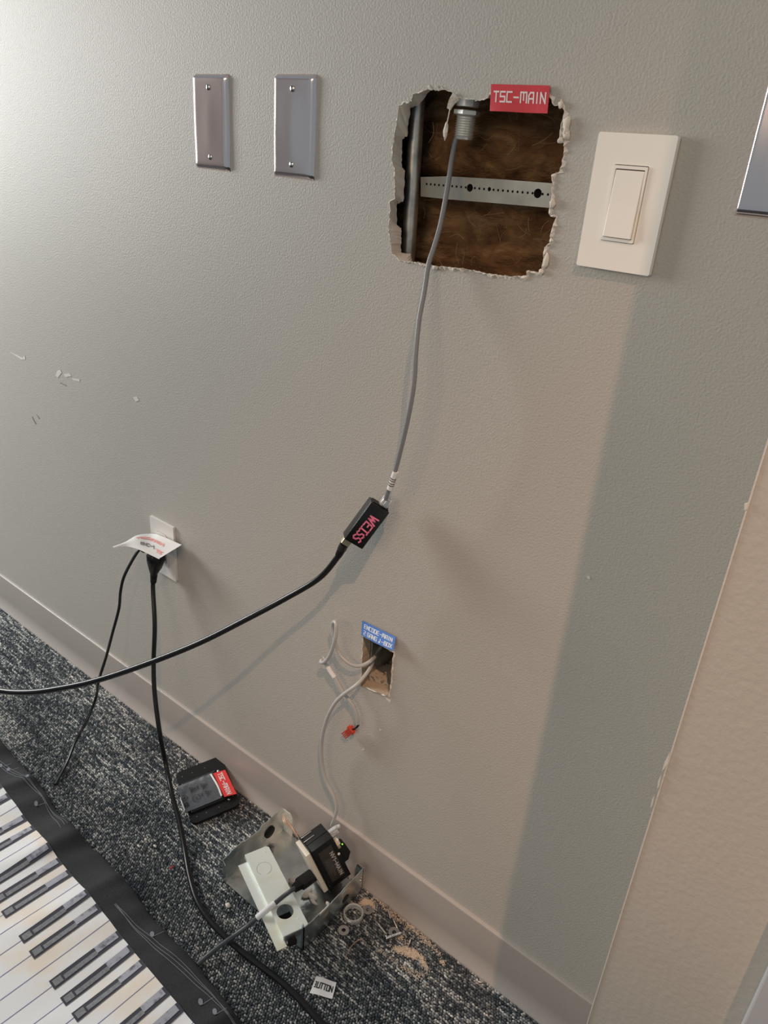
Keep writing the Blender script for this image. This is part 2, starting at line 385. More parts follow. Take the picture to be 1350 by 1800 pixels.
# torn paper lips round the cuts
def lip(name, loop, wmin, wmax, seed, centre, wfun=None):
    rnd = random.Random(seed); n = len(loop); inner, outer, lift = [], [], []
    for i, p in enumerate(loop):
        a = loop[i - 1]; b = loop[(i + 1) % n]; t = V3((b[0] - a[0], b[1] - a[1], 0)).normalized(); nn = V3((t.y, -t.x, 0))
        if nn.dot(V3((p[0] - centre[0], p[1] - centre[1], 0))) < 0: nn = -nn
        k = (wfun(p) if wfun else 1.0)
        w = (wmin + (wmax - wmin) * rnd.random() ** 2) * k
        inner.append(V3((p[0] - nn.x * .0008 * rnd.random(), -.0006 - .0016 * rnd.random() * k, p[1] - nn.y * .0008 * rnd.random())))
        outer.append(V3((p[0] + nn.x * w, -.0002, p[1] + nn.y * w)))
        q = rnd.uniform(.25, .75); lift.append(V3((p[0] + nn.x * w * q, -.0004 - .0030 * rnd.random() ** 2 * k, p[1] + nn.y * w * q)))
    m = MB().add(inner + lift + outer, [(r * n + i, r * n + (i + 1) % n, (r + 1) * n + (i + 1) % n, (r + 1) * n + i) for r in (0, 1) for i in range(n)])
    return m.build(name, 'paper_torn', wall)
def wl(p):
    if p[0] < -.545: return .32
    if p[1] > 1.205 and p[0] < -.43: return .8 if not (-.515 < p[0] < -.46) else .15
    return 1.0
lip('torn_paper', hole_front, .0004, .0056, 11, (cxh, czh), wl)
lip('torn_paper', small_front, .0004, .0022, 12, (-.542, .46))
# crumbly gypsum lumps hanging on the right rim
def lump(m, c, r, seed):
    bm = bmesh.new(); bmesh.ops.create_icosphere(bm, subdivisions=2, radius=1.0)
    for v in bm.verts:
        k = 1 + .45 * noise.noise(v.co * 1.7 + V3((seed, 0, 0)))
        v.co = V3((v.co.x * r[0], v.co.y * r[1], v.co.z * r[2])) * k + V3(c)
    bm.verts.index_update()
    m.add([v.co for v in bm.verts], [[v.index for v in f.verts] for f in bm.faces]); bm.free(); return m
for i, (c, r) in enumerate(zip([(-0.3679,-0.0020,1.1978),(-0.3679,-0.0020,1.1924),(-0.3660,-0.0020,1.1878),(-0.3718,-0.0020,1.1832),(-0.3702,-0.0020,1.1269),(-0.3673,-0.0020,1.0721),(-0.3711,-0.0020,1.0607),(-0.3774,-0.0020,1.2133),(-0.5046,-0.0020,1.0459),(-0.4631,-0.0020,1.2167)],
        [(.004, .003, .006), (.003, .003, .006), (.0035, .003, .004), (.003, .003, .003), (.003, .003, .0045), (.003, .002, .008), (.003, .002, .003), (.003, .002, .003), (.004, .002, .003), (.004, .003, .003)])):
    if i < 9: lump(MB(), c, r, i * 3.1).build('gypsum_chunk', 'crumb', wall, 60)
# hanging shred of face paper at the top of the big cut
s0 = [(-0.4989,0.0000,1.2185),(-0.5020,-0.0030,1.2129),(-0.5030,-0.0060,1.2059)]
mb = MB().tube(s0, lambda t: .0052 * (1 - .55 * t), 6, 4, .35)
mb.tube([(-0.5008,-0.0070,1.2065),(-0.5018,-0.0070,1.1990),(-0.5033,-0.0070,1.1899)], .0006, 5, 4)
lump(mb, (-0.5037,-0.0070,1.1855), (.0028, .002, .0085), 2.2)
sh = mb.build('paper_shred', 'paper_torn', wall, 50)
# small chips and scuffs in the paint
def chip(name, m, pts, th=.0004):
    return MB().prism([V3((p[0], -.0002, p[2])) for p in pts], (0, -th, 0)).build(name, m, wall)
for pts in [[[-1.1207,0.0000,0.7402],[-1.1086,-0.0000,0.7442],[-1.1027,0.0000,0.7384],[-1.1132,-0.0000,0.7337]],[[-1.3753,0.0000,0.7212],[-1.3667,0.0000,0.7322],[-1.3553,0.0000,0.7381],[-1.3506,0.0000,0.7324],[-1.3678,0.0000,0.7183]],[[-1.3450,0.0000,0.7303],[-1.3238,0.0000,0.7374],[-1.3168,0.0000,0.7334],[-1.3379,0.0000,0.7263]],[[-1.3157,0.0000,0.7292],[-1.2898,0.0000,0.7330],[-1.2887,0.0000,0.7288],[-1.3123,0.0000,0.7266]],[[-1.5460,0.0000,0.7318],[-1.4966,0.0000,0.7303],[-1.4859,0.0000,0.7373],[-1.4859,0.0000,0.7291],[-1.5024,0.0000,0.7256]],[[-0.2562,0.0000,0.7419],[-0.2529,0.0000,0.7426],[-0.2515,0.0000,0.7394],[-0.2549,0.0000,0.7387]],[[-0.5599,-0.0000,0.2835],[-0.5556,0.0000,0.2911],[-0.5540,0.0000,0.2860]],[[-0.5284,-0.0000,0.3473],[-0.5238,0.0000,0.3478],[-0.5269,0.0000,0.3436]],[[-0.5217,-0.0000,0.4133],[-0.5117,0.0000,0.4135],[-0.5124,-0.0000,0.4087],[-0.5192,0.0000,0.4103]]]:
    chip('paint_chip', 'scuff_white', pts)
for pts in [[[-1.3613,0.0000,0.7107],[-1.3393,0.0000,0.7102],[-1.3397,0.0000,0.7084],[-1.3617,0.0000,0.7089]],[[-1.4912,0.0000,0.6064],[-1.4787,0.0000,0.5934],[-1.4826,0.0000,0.5911],[-1.4940,0.0000,0.6044]],[[-1.4729,0.0000,0.6162],[-1.4609,0.0000,0.6107],[-1.4638,0.0000,0.6081]]]:
    chip('scuff_mark', 'scuff_dark', pts, .0003)
# closed cavity behind the board
mb = MB(); mb.box((WX0, .11, -.01), (WX1, .125, WZ1)); mb.box((WX0, .0, -.03), (WX1, .125, -.01)); mb.box((WX0, .0, WZ1), (WX1, .125, WZ1 + .02)); mb.box((WX0 - .02, 0, -.03), (WX0, .125, WZ1)); mb.box((WX1, 0, -.03), (WX1 + .02, .125, WZ1))
struct(mb.build('wall_rear', 'dark'))

# bump-out wall on the right, its chipped corner, and the casing at the frame edge
BX, BY = -0.0773, -.25
w2 = struct(MB().box((BX, BY, 0), (.75, -.0005, WZ1), bev=.0015).build('wall_right', 'wall_right'))
mb = MB().box((BX - .0005, BY - .0006, .001), (BX + .0006, BY + .0006, WZ1))
M['bead'] = mat('corner_bead', (0.66, 0.63, 0.58), 0.6, bump=(200, .3, .001))
mb.build('corner_bead', 'bead', w2)
for pts in [[[-0.0784,-0.2505,0.9769],[-0.0767,-0.2505,0.9783],[-0.0759,-0.2505,0.9742],[-0.0772,-0.2505,0.9725]],[[-0.0773,-0.2505,0.7688],[-0.0763,-0.2505,0.7574],[-0.0785,-0.2505,0.7478],[-0.0786,-0.2505,0.7576]],[[-0.0783,-0.2505,0.7450],[-0.0774,-0.2505,0.7337],[-0.0779,-0.2505,0.7297],[-0.0790,-0.2505,0.7385]],[[-0.0786,-0.2505,0.7231],[-0.0780,-0.2505,0.7125],[-0.0787,-0.2505,0.7095],[-0.0793,-0.2505,0.7183]]]:
    MB().prism([V3((p[0] - .001, -.2503, p[2])) for p in pts], (0, -.0012, 0)).build('paint_chip', 'scuff_white', w2)
fx = 0.0318
tr = struct(MB().box((fx, BY - .017, .0), (fx + .13, BY - .0002, 2.2), bev=.0015).build('trim_1', 'trim'))

# unseen slab added below the downlight to keep its light off the foreground floor
struct(MB().box((-1.0, -1.75, 2.6), (1.9, -1.17, 2.66)).build('light_blocker', 'wall_left'))
# end wall beside the window, far to the left (it shows only in the polished plates)
struct(MB().box((-3.2, -2.3, -.0), (-3.08, -1.36, WZ1)).build('wall_left', 'wall_left'))
# baseboard: one extruded profile with a cove foot
prof = [(0.0, .1016), (-.0042, .1016), (-.0056, .1006), (-.006, .0985), (-.006, .034), (-.0066, .026), (-.0085, .0185), (-.0118, .0105), (-.0152, .0055), (-.0172, .003), (-.0176, .0), (0.0, .0)]
mb = MB().rings([[V3((x, y, z)) for y, z in prof] for x in (WX0, -1.9, -1.2, -.6, BX + .06)])
struct(mb.build('baseboard_back', 'baseboard', None, 50))

# ------------------------------------------------------------------ floor: carpet tiles with loop pile
floor = struct(MB().add([(WX0, -2.6, 0), (1.2, -2.6, 0), (1.2, .02, 0), (WX0, .02, 0)], [(0, 1, 2, 3)]).build('floor', 'carpet_base'))
def carpet():
    rng = np.random.default_rng(4)
    px, py = .0046, .0040
    xs = np.arange(-1.95, -.05, px); ys = np.arange(-.0185, -.40, -py)
    X, Y = np.meshgrid(xs, ys); sh = (np.arange(len(ys)) % 2)[:, None] * px / 2
    X = (X + sh + rng.uniform(-.0011, .0011, X.shape)).ravel(); Y = (Y + rng.uniform(-.0006, .0006, Y.shape)).ravel(); n = len(X)
    # streaks that run along the wall, stronger in the band near it
    row = np.repeat(np.arange(len(ys)), len(xs))
    streak = np.array([noise.noise(V3((x * 22, r * 1.7, 3.0))) for x, r in zip(X, row)])
    patch = np.array([noise.noise(V3((x * 7, y * 13, 9.0))) for x, y in zip(X, Y)])
    near = np.clip((Y + .215 + .07 * patch) / .09, 0, 1)
    v = rng.random(n) + streak * (.35 + .55 * near) + patch * .25
    tile = ((X < -1.27) & (Y < -.205)).astype(float)
    v = v + tile * .35
    order = np.argsort(np.argsort(v)) / n
    dark = np.array([.048, .056, .066]); mid = np.array([.165, .180, .192]); light = np.array([.44, .44, .43]); pale = np.array([.72, .71, .67])
    t = order[:, None]
    col = np.where(t < .5, dark + (mid - dark) * (t / .5), np.where(t < .85, mid + (light - mid) * ((t - .5) / .35), light + (pale - light) * ((t - .85) / .15)))
    col *= rng.uniform(.85, 1.15, (n, 1))
    # low loop: stretched octahedron with a belt of 6
    ang = np.arange(6) * math.pi / 3
    base = np.array([[math.cos(a), math.sin(a), .3] for a in ang] + [[.55 * math.cos(a), .55 * math.sin(a), .85] for a in ang] + [[0, 0, 1.0]])
    faces = [(i, (i + 1) % 6, 6 + (i + 1) % 6, 6 + i) for i in range(6)] + [(6 + i, 6 + (i + 1) % 6, 12) for i in range(6)]
    lx = .0021 + .0016 * near * rng.random(n) + .0004 * rng.random(n); ly = .0016 + .0005 * rng.random(n); hz = .0028 + .0016 * rng.random(n)
    yaw = rng.normal(0, .25, n) + (1 - near) * rng.normal(0, .7, n)
    c, s = np.cos(yaw), np.sin(yaw)
    bx = base[None, :, 0] * lx[:, None]; by = base[None, :, 1] * ly[:, None]
    P = np.empty((n, 13, 3)); P[:, :, 0] = X[:, None] + bx * c[:, None] - by * s[:, None]; P[:, :, 1] = Y[:, None] + bx * s[:, None] + by * c[:, None]; P[:, :, 2] = base[None, :, 2] * hz[:, None]
    P[:, :, 1] = np.minimum(P[:, :, 1], -.0168)
    me = bpy.data.meshes.new('carpet_pile'); me.vertices.add(n * 13); me.vertices.foreach_set('co', P.ravel())
    idx = []; st = []; k = 0
    for f in faces: st.append(len(f))
    fl = np.concatenate([np.array(f) for f in faces]); lens = np.array(st)
    loops = (fl[None, :] + (np.arange(n) * 13)[:, None]).ravel()
    me.loops.add(len(loops)); me.loops.foreach_set('vertex_index', loops.astype(np.int32))
    L = np.tile(lens, n); starts = np.concatenate([[0], np.cumsum(L)[:-1]])
    me.polygons.add(len(L)); me.polygons.foreach_set('loop_start', starts.astype(np.int32))
    me.update(calc_edges=True)
    at = me.color_attributes.new('yarn', 'FLOAT_COLOR', 'POINT')
    cc = np.ones((n, 13, 4)); cc[:, :, :3] = col[:, None, :]
    at.data.foreach_set('color', cc.ravel())
    me.polygons.foreach_set('use_smooth', np.ones(len(L), bool))
    me.materials.append(M['pile'])
    o = bpy.data.objects.new('carpet_pile', me); COL.objects.link(o)
    o.parent = floor; o.location = -floor.location
    o['kind'] = 'stuff'
carpet()

# ------------------------------------------------------------------ inside the big cut
def batt(name, label, x0, x1, z0, z1, seed, ybase):
    nx, nz = 70, 50; vs = []
    for j in range(nz + 1):
        for i in range(nx + 1):
            x = x0 + (x1 - x0) * i / nx; z = z0 + (z1 - z0) * j / nz
            e = min(j / nz, 1 - j / nz) * 6; e = min(1, e)
            d = .016 * noise.noise(V3((x * 14, seed, z * 16))) + .008 * noise.noise(V3((x * 45, seed + 5, z * 50))) + .003 * noise.noise(V3((x * 140, seed, z * 150)))
            vs.append(V3((x, ybase - d + (1 - math.sqrt(max(0, 1 - (1 - e) ** 2))) * .012, z)))
    n = len(vs); fs = [(j * (nx + 1) + i, j * (nx + 1) + i + 1, (j + 1) * (nx + 1) + i + 1, (j + 1) * (nx + 1) + i) for j in range(nz) for i in range(nx)]
    root = thing(name, label, 'insulation', (0.5 * (x0 + x1), .10, z0))
    b = MB().add(vs, fs); b.box((x0, .092, z0), (x1, .107, z1))
    b.build('batt', 'insul', root, 60, fix=False)
    rnd = random.Random(seed); fb = MB()
    for k in range(70):
        x = rnd.uniform(x0 + .02, x1 - .02); z = rnd.uniform(z0 + .01, z1 - .01); a = rnd.uniform(0, 6.28); l = rnd.uniform(.008, .028)
        p = V3((x, ybase - .008 - rnd.uniform(0, .010), z)); t = V3((math.cos(a), 0, math.sin(a))); q = V3((-t.z, rnd.uniform(-.3, .1), t.x))
        fb.tube([p, p + t * l * .5 + q * l * rnd.uniform(-.3, .3), p + t * l], .00022, 3, 4)
    f = fb.build('loose_fibres', 'fibre', root); f['kind'] = 'stuff'
batt('insulation_batt', 'brown fibreglass insulation above the perforated strip in the large wall cut', -.62, -.30, 1.138, 1.30, 1.0, .074)
batt('insulation_batt', 'brown fibreglass insulation below the perforated strip in the large wall cut', -.62, -.30, .98, 1.122, 8.0, .072)
# perforated strip
zs = [[-0.5652,1.1371],[-0.5279,1.1407],[-0.4580,1.1428],[-0.3948,1.1437],[-0.3796,1.1438],[-0.3750,1.1202],[-0.3950,1.1198],[-0.4542,1.1185],[-0.5205,1.1167],[-0.5629,1.1163]]
holes = [([-0.4959,1.1311],0.0042),([-0.4102,1.1326],0.0048),([-0.4703,1.1318],0.0022),([-0.5558,1.1304],0.0014),([-0.5500,1.1305],0.0014),([-0.5442,1.1306],0.0014),([-0.5383,1.1306],0.0014),([-0.5319,1.1307],0.0014),([-0.5258,1.1308],0.0014),([-0.5198,1.1309],0.0014),([-0.5138,1.1310],0.0014),([-0.5076,1.1310],0.0014),([-0.5015,1.1311],0.0014),([-0.4892,1.1313],0.0014),([-0.4833,1.1314],0.0014),([-0.4771,1.1314],0.0014),([-0.4648,1.1316],0.0014),([-0.4590,1.1317],0.0014),([-0.4529,1.1318],0.0014),([-0.4466,1.1319],0.0014),([-0.4408,1.1319],0.0014),([-0.4346,1.1320],0.0014),([-0.4285,1.1321],0.0014),([-0.4222,1.1322],0.0014),([-0.4164,1.1323],0.0014),([-0.4043,1.1324],0.0014),([-0.3980,1.1325],0.0014)]
o = sheet_with_holes([tuple(p) for p in zs], [circle(c, r, 12 if r > .002 else 8) for c, r in holes], .0012, lambda u, v, d: V3((u, .04 + d, v))).build('perforated_strip', 'strip')
tag(o, 'grey perforated metal strip crossing the brown insulation in the wall cut', 'bracket')
# backing shadows behind the punched holes stay dark because the strip stands off the insulation
# conduit
ca, cb = (-0.5803,0.0420,1.2248), (-0.5760,0.0420,1.0451)
ca, cb = V3(ca), V3(cb); dv = (ca - cb).normalized()
o = MB().lathe(cb - dv * .03, dv, [(0, .0088), ((ca - cb).length + .08, .0088)], 28).build('conduit_pipe', 'conduit', None, 40)
tag(o, 'vertical grey metal conduit at the left side of the large wall cut', 'pipe')
# threaded connector at the top
fc = V3((-0.5071,0.0360,1.2182))
root = thing('conduit_connector', 'threaded metal conduit connector at the top of the large wall cut', 'connector', fc)
ax = V3((-.03, 0, -1)).normalized()
MB().lathe(fc - ax * .035, ax, [(0, .0125), (.042, .0125), (.0425, .0105)], 28).build('sleeve', 'fitting', root, 40)
MB().lathe(fc + ax * .010, ax, [(0, .0125), (.0008, .0145), (.0045, .0145), (.0055, .0125)], 6).build('locknut', 'fitting', root, 20)
thr = []
for k in range(9):
    z = .0150 + k * .0024; thr += [(z, .0098), (z + .0011, .0115), (z + .0019, .0098)]
MB().lathe(fc + ax * .0005, ax, thr + [(.0385, .0092), (.0385, .0075)], 28).build('thread', 'fitting', root, 50)
# grey cable from the connector to the black adapter
gp = [(-0.5082,0.0340,1.2031),(-0.5118,0.0340,1.1923),(-0.5151,0.0300,1.1750),(-0.5134,0.0240,1.1562),(-0.5105,0.0180,1.1373),(-0.5074,0.0100,1.1150),(-0.5046,0.0010,1.0910),(-0.5028,-0.0100,1.0685),(-0.5025,-0.0180,1.0506),(-0.4994,-0.0260,1.0211),(-0.4960,-0.0360,0.9940),(-0.4902,-0.0450,0.9575),(-0.4869,-0.0480,0.9322),(-0.4867,-0.0500,0.9054),(-0.4918,-0.0500,0.8654),(-0.4985,-0.0490,0.8304),(-0.5040,-0.0480,0.8057),(-0.5129,-0.0460,0.7774),(-0.5177,-0.0440,0.7624)]
net = thing('network_cable', 'thin grey network cable hanging out of the large wall cut to the black adapter', 'cable', (-0.4888,-0.0450,0.9446))
MB().tube(gp, .0029, 12, 6).build('cord', 'grey_cable', net, 60)
lp = [(-0.5026,-0.0483,0.8071),(-0.5060,-0.0477,0.7958),(-0.5107,-0.0468,0.7800)]
MB().tube(lp, .0038, 12, 5).build('cable_label', 'white_label', net, 60)
for k_ in range(4):
    f0 = .34 + .11 * k_ + (.04 if k_ > 1 else 0)
    a_ = V3(lp[0]).lerp(V3(lp[2]), f0); b_ = V3(lp[0]).lerp(V3(lp[2]), f0 + .055)
    MB().tube([a_, b_], .00395, 10, 1).build('label_print', 'ink', net, 60)
# ------------------------------------------------------------------ black adapter with the pink handwriting
AO = V3((-.5396, -.0449, .7513)); A1 = V3((-.3343, -.4173, -.845)); A2 = V3((.5966, .6004, -.5325)); A3 = V3((.7296, -.6822, .0483))
AL, AW, AT = .0625, .0291, .0203
fr = (AO, A1, A2, A3)
ad = thing('inline_adapter', 'small black metal adapter with pink handwriting WEISS hanging on the grey cable', 'adapter', AO)
MB().box((.0, 0, -AT), (AL, AW, 0), fr, .0012).build('body', 'adapter', ad, 40)
MB().box((-.0015, .003, -AT + .003), (.001, AW - .002, -.003), fr, .0005).build('end_plate', 'black_matte', ad)
for a, b in ((-.0015, .026), (AL + .001, .022)):
    p = AO + A1 * a + A2 * b - A3 * .010
    MB().lathe(p, A1 if a > 0 else -A1, [(0, .0022), (.0008, .0026), (.0016, .0018)], 12).build('screw', 'steel_screw', ad, 40)
tx = MB(); rnd = random.Random(2)
def at_ad(u, v): return AO + A1 * u + A2 * v + A3 * .0004
for ch, u, w, v0, h in (('w', .0145, .0072, .0105, .0125), ('e', .0258, .0062, .0095, .0125), ('i', .0343, .0058, .009, .0125), ('s', .0418, .0055, .0085, .0115), ('s', .0488, .0055, .0075, .0125)):
    lettering(tx, ch, lambda a, b, u=u, v0=v0: at_ad(u + a + b * .16, v0 + b - a * .04), w, h, 0, .0021)
tx.build('handwriting', 'pink', ad)
p0 = AO + A1 * -.001 + A2 * .0185 - A3 * .0095
fr2 = (p0, -A1, A2, A3)
MB().box((-.004, -.0058, -.0042), (.0135, .0058, .0042), fr2, .0008).box((.002, -.0022, .004), (.011, .0022, .0072), fr2, .0006).build('modular_plug', 'clear', net)
# black cord from the adapter out to the left
pb = AO + A1 * (AL) + A2 * .0075 - A3 * .0095
ac = thing('adapter_cord', 'thick black cord running left in the air from the black adapter', 'cable', pb)
d1 = (V3((-0.5879,-0.0520,0.6475)) - pb).normalized()
MB().box((-.001, -.0062, -.0042), (.009, .0062, .0042), (pb, A1, A2, A3), .0008).build('plug_shell', 'brass', ac)
q = pb + A1 * .008
MB().lathe(q, d1, [(0, .0062), (.013, .0064), (.0135, .0052)], 18).build('plug_body', 'black', ac, 40)
ri = []
for k in range(5): ri += [(.013 + k * .0034, .0058 - k * .0002), (.0152 + k * .0034, .0058 - k * .0002), (.0153 + k * .0034, .0045), (.0163 + k * .0034, .0045)]
MB().lathe(q, d1, ri, 16).build('strain_relief', 'black_matte', ac, 40)
cp = [q + d1 * .022, q + d1 * .034] + [V3(p) for p in [(-0.6115,-0.0620,0.6123),(-0.6607,-0.0800,0.5642),(-0.7080,-0.1150,0.5219),(-0.7723,-0.1500,0.4666),(-0.8437,-0.1950,0.4151),(-0.9215,-0.2400,0.3650),(-0.9860,-0.2750,0.3322),(-1.0340,-0.3000,0.3130),(-1.0938,-0.3200,0.2948),(-1.1759,-0.3400,0.2828),(-1.2828,-0.3600,0.2816)]]
MB().tube(cp, lambda t: .0041 + .0013 * t, 12, 7).build('cord', 'cord_black', ac, 60)

# ------------------------------------------------------------------ red tape at the big cut
def tape(name, label, cat, at, us, vs, m, text_fn, mt, group=None, sub=(10, 4), th=.0003):
    root = thing(name, label, cat, at(sum(us) / 2, sum(vs) / 2, 0), group)
    nu, nv = sub; P = []
    for side in (0, th):
        for j in range(nv + 1):
            for i in range(nu + 1): P.append(at(us[0] + (us[1] - us[0]) * i / nu, vs[0] + (vs[1] - vs[0]) * j / nv, side))
    n = (nu + 1) * (nv + 1); fs = []
    for j in range(nv):
        for i in range(nu):
            a = j * (nu + 1) + i; fs += [(a, a + 1, a + nu + 2, a + nu + 1), (n + a + nu + 1, n + a + nu + 2, n + a + 1, n + a)]
    rim = [i for i in range(nu)] + [nu + j * (nu + 1) for j in range(nv)] + [nv * (nu + 1) + nu - i for i in range(nu)] + [(nv - j) * (nu + 1) for j in range(nv)]
    for a, b in zip(rim, rim[1:] + rim[:1]): fs.append((a, b, n + b, n + a))
    MB().add(P, fs).build('backing', m, root)
    t = MB(); text_fn(t, lambda u, v: at(u, v, th + .00025)); t.build('lettering', mt, root)
    return root
def quad_at(c, bulge):
    c = [V3(p) for p in c]   # bl br tr tl
    nrm = (c[1] - c[0]).cross(c[3] - c[0]).normalized()
    def at(u, v, d=0):
        p = (c[0] * (1 - u) + c[1] * u) * (1 - v) + (c[3] * (1 - u) + c[2] * u) * v
        return p + nrm * (d + bulge(u, v))
    return at
red1 = quad_at([(-0.4535,-0.0050,1.2056),(-0.3877,-0.0060,1.2053),(-0.3915,-0.0022,1.2291),(-0.4570,-0.0022,1.2296)], lambda u, v: .0008 * math.sin(u * 7) * (1 - v))
tape('red_tape_label', 'red tape label with print TSC-MAIN on the top edge of the large wall cut', 'label', red1, (0, 1), (0, 1), 'red_tape',
     lambda t, at: fit_text(t, 'TSC-MAIN', at, .065, .945, .33, .76, .15, .46, 2.87), 'tape_ink')

# ------------------------------------------------------------------ blank stainless plates
def make_plate():
    root = thing('blank_wall_plate', 'tmp', 'wall plate', (0, 0, 0), None)
    w, h = .070, .1143; nx, nz = 22, 34; vs = []
    for j in range(nz + 1):
        for i in range(nx + 1):
            u, v = i / nx, j / nz; x = (u - .5) * w; z = (v - .5) * h
            e = min(min(u, 1 - u) * w, min(v, 1 - v) * h)
            y = -.0050 * (1 - (1 - min(1, e / .0048)) ** 2)
            s = max(0, 1 - (z / .042) ** 2); y += -.00028 * s * math.exp(-(x / .011) ** 2) + .00022 * math.sin(z * 60 + x * 40)
            vs.append(V3((x, y, z)))
    m = MB().add(vs, [(j * (nx + 1) + i, j * (nx + 1) + i + 1, (j + 1) * (nx + 1) + i + 1, (j + 1) * (nx + 1) + i) for j in range(nz) for i in range(nx)])
    pl = m.build('plate', 'steel', root, 180, fix=False)
    for z in (.0415, -.0415):
        mm = MB().lathe((0, -.0045, z), (0, -1, 0), [(0, .0036), (.0008, .0036), (.0018, .0022), (.0020, .0)], 16, False)
        sc = mm.build('screw', 'steel_screw', root, 40)
        MB().box((-.0005, -.0067, z - .003), (.0005, -.0060, z + .003)).build('slot', 'dark', sc)
    return root
proto = make_plate()
def copy_tree(o, parent=None):
    c = o.copy(); COL.objects.link(c); c.parent = parent
    for ch in list(o.children): copy_tree(ch, c)
    return c
P0 = [[-0.9227,1.2362],[-0.7679,1.2369],[-0.3315,1.1922],[-1.0908,0.5194],[-0.1966,1.2470]]
pl_labels = ['polished steel blank wall plate farthest left, with two screws', 'polished steel blank wall plate nearer to the large wall cut', 'polished steel wall plate cut off by the right side of the picture']
for k, idx in enumerate((0, 1, 4)):
    o = proto if k == 0 else copy_tree(proto)
    o.location = (P0[idx][0] + .035, 0, P0[idx][1] - .0572); o['label'] = pl_labels[k]; o['group'] = 'blank steel wall plates'
    if k == 2:                                   # a narrow plate squeezed in beside the bump-out
        o.location.x = P0[idx][0] + .0188
        for ch in list(o.children):
            if ch.name.startswith('plate'): ch.scale.x = .53
            else:
                for g in list(ch.children): bpy.data.objects.remove(g)
                bpy.data.objects.remove(ch)

# ------------------------------------------------------------------ light switch
sx, sz = P0[2]
sw = thing('light_switch', 'almond rocker light switch in a plain plate right of the large wall cut', 'light switch', (sx + .0373, 0, sz - .0595))
W_, H_ = .0746, .119; cx, cz = sx + W_ / 2, sz - H_ / 2
sh = sheet_with_holes(round_rect(cx - W_ / 2, cz - H_ / 2, cx + W_ / 2, cz + H_ / 2, .002), [round_rect(cx - .0168, cz - .0335, cx + .0168, cz + .0335, .0015, 3)], .0068, lambda u, v, d: V3((u, -.0072 + d, v)))
pl = sh.build('plate', 'white_plastic', sw)
bmod = pl.modifiers.new('bevel', 'BEVEL'); bmod.width = .0011; bmod.segments = 2; bmod.limit_method = 'ANGLE'; bmod.angle_limit = math.radians(50)
sheet_with_holes(round_rect(cx - .0162, cz - .0329, cx + .0162, cz + .0329, .0012, 3), [round_rect(cx - .0142, cz - .0300, cx + .0142, cz + .0300, .0008, 3)], .004, lambda u, v, d: V3((u, -.0086 + d, v))).build('rocker_frame', 'white_plastic', sw)
rk = [(-.0296, -.0076), (-.0004, -.0090), (.0296, -.0062)]
rr = MB(); x0, x1 = cx - .0138, cx + .0138
rr.prism([V3((x0, -.0004, cz - .0296)), V3((x0, -.0112, cz - .0294)), V3((x0, -.0094, cz)), V3((x0, -.0084, cz + .0290)), V3((x0, -.0004, cz + .0296))], (x1 - x0, 0, 0))
o = rr.build('rocker', 'white_plastic', sw)
bmod = o.modifiers.new('bevel', 'BEVEL'); bmod.width = .0006; bmod.segments = 2; bmod.limit_method = 'ANGLE'; bmod.angle_limit = math.radians(40)
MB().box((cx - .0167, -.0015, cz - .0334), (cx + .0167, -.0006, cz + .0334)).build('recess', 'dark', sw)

# ------------------------------------------------------------------ wall outlet, plugs, paper
ox, oz = P0[3]; W_, H_ = .070, .1143
out = thing('power_outlet', 'white duplex power outlet low on the wall under a curled paper', 'outlet', (ox + .035, 0, oz - .057))
cx, cz = ox + W_ / 2, oz - H_ / 2
o = sheet_with_holes(round_rect(ox, oz - H_, ox + W_, oz, .002), [round_rect(cx - .0172, cz + .0055, cx + .0172, cz + .034, .009), round_rect(cx - .0172, cz - .034, cx + .0172, cz - .0055, .009)], .005, lambda u, v, d: V3((u, -.0054 + d, v))).build('plate', 'outlet', out)
bmod = o.modifiers.new('bevel', 'BEVEL'); bmod.width = .003; bmod.segments = 3; bmod.limit_method = 'ANGLE'; bmod.angle_limit = math.radians(60)
for s in (1, -1):
    c = cz + s * .01975
    rc = sheet_with_holes(round_rect(cx - .0166, c - .0137, cx + .0166, c + .0137, .0085),
        [[(cx - .0075, c - .001), (cx - .0055, c - .001), (cx - .0055, c + .0075), (cx - .0075, c + .0075)], [(cx + .0052, c - .001), (cx + .0072, c - .001), (cx + .0072, c + .0065), (cx + .0052, c + .0065)], circle((cx, c - .007), .0023, 8)], .005, lambda u, v, d: V3((u, -.0066 + d, v))).build('receptacle', 'outlet', out)
MB().lathe((cx, -.0054, cz), (0, -1, 0), [(0, .003), (.001, .003), (.0016, .001)], 12).build('screw', 'outlet', out, 40)
MB().box((cx - .018, -.001, cz - .035), (cx + .018, -.0004, cz + .035)).build('recess', 'dark', out)
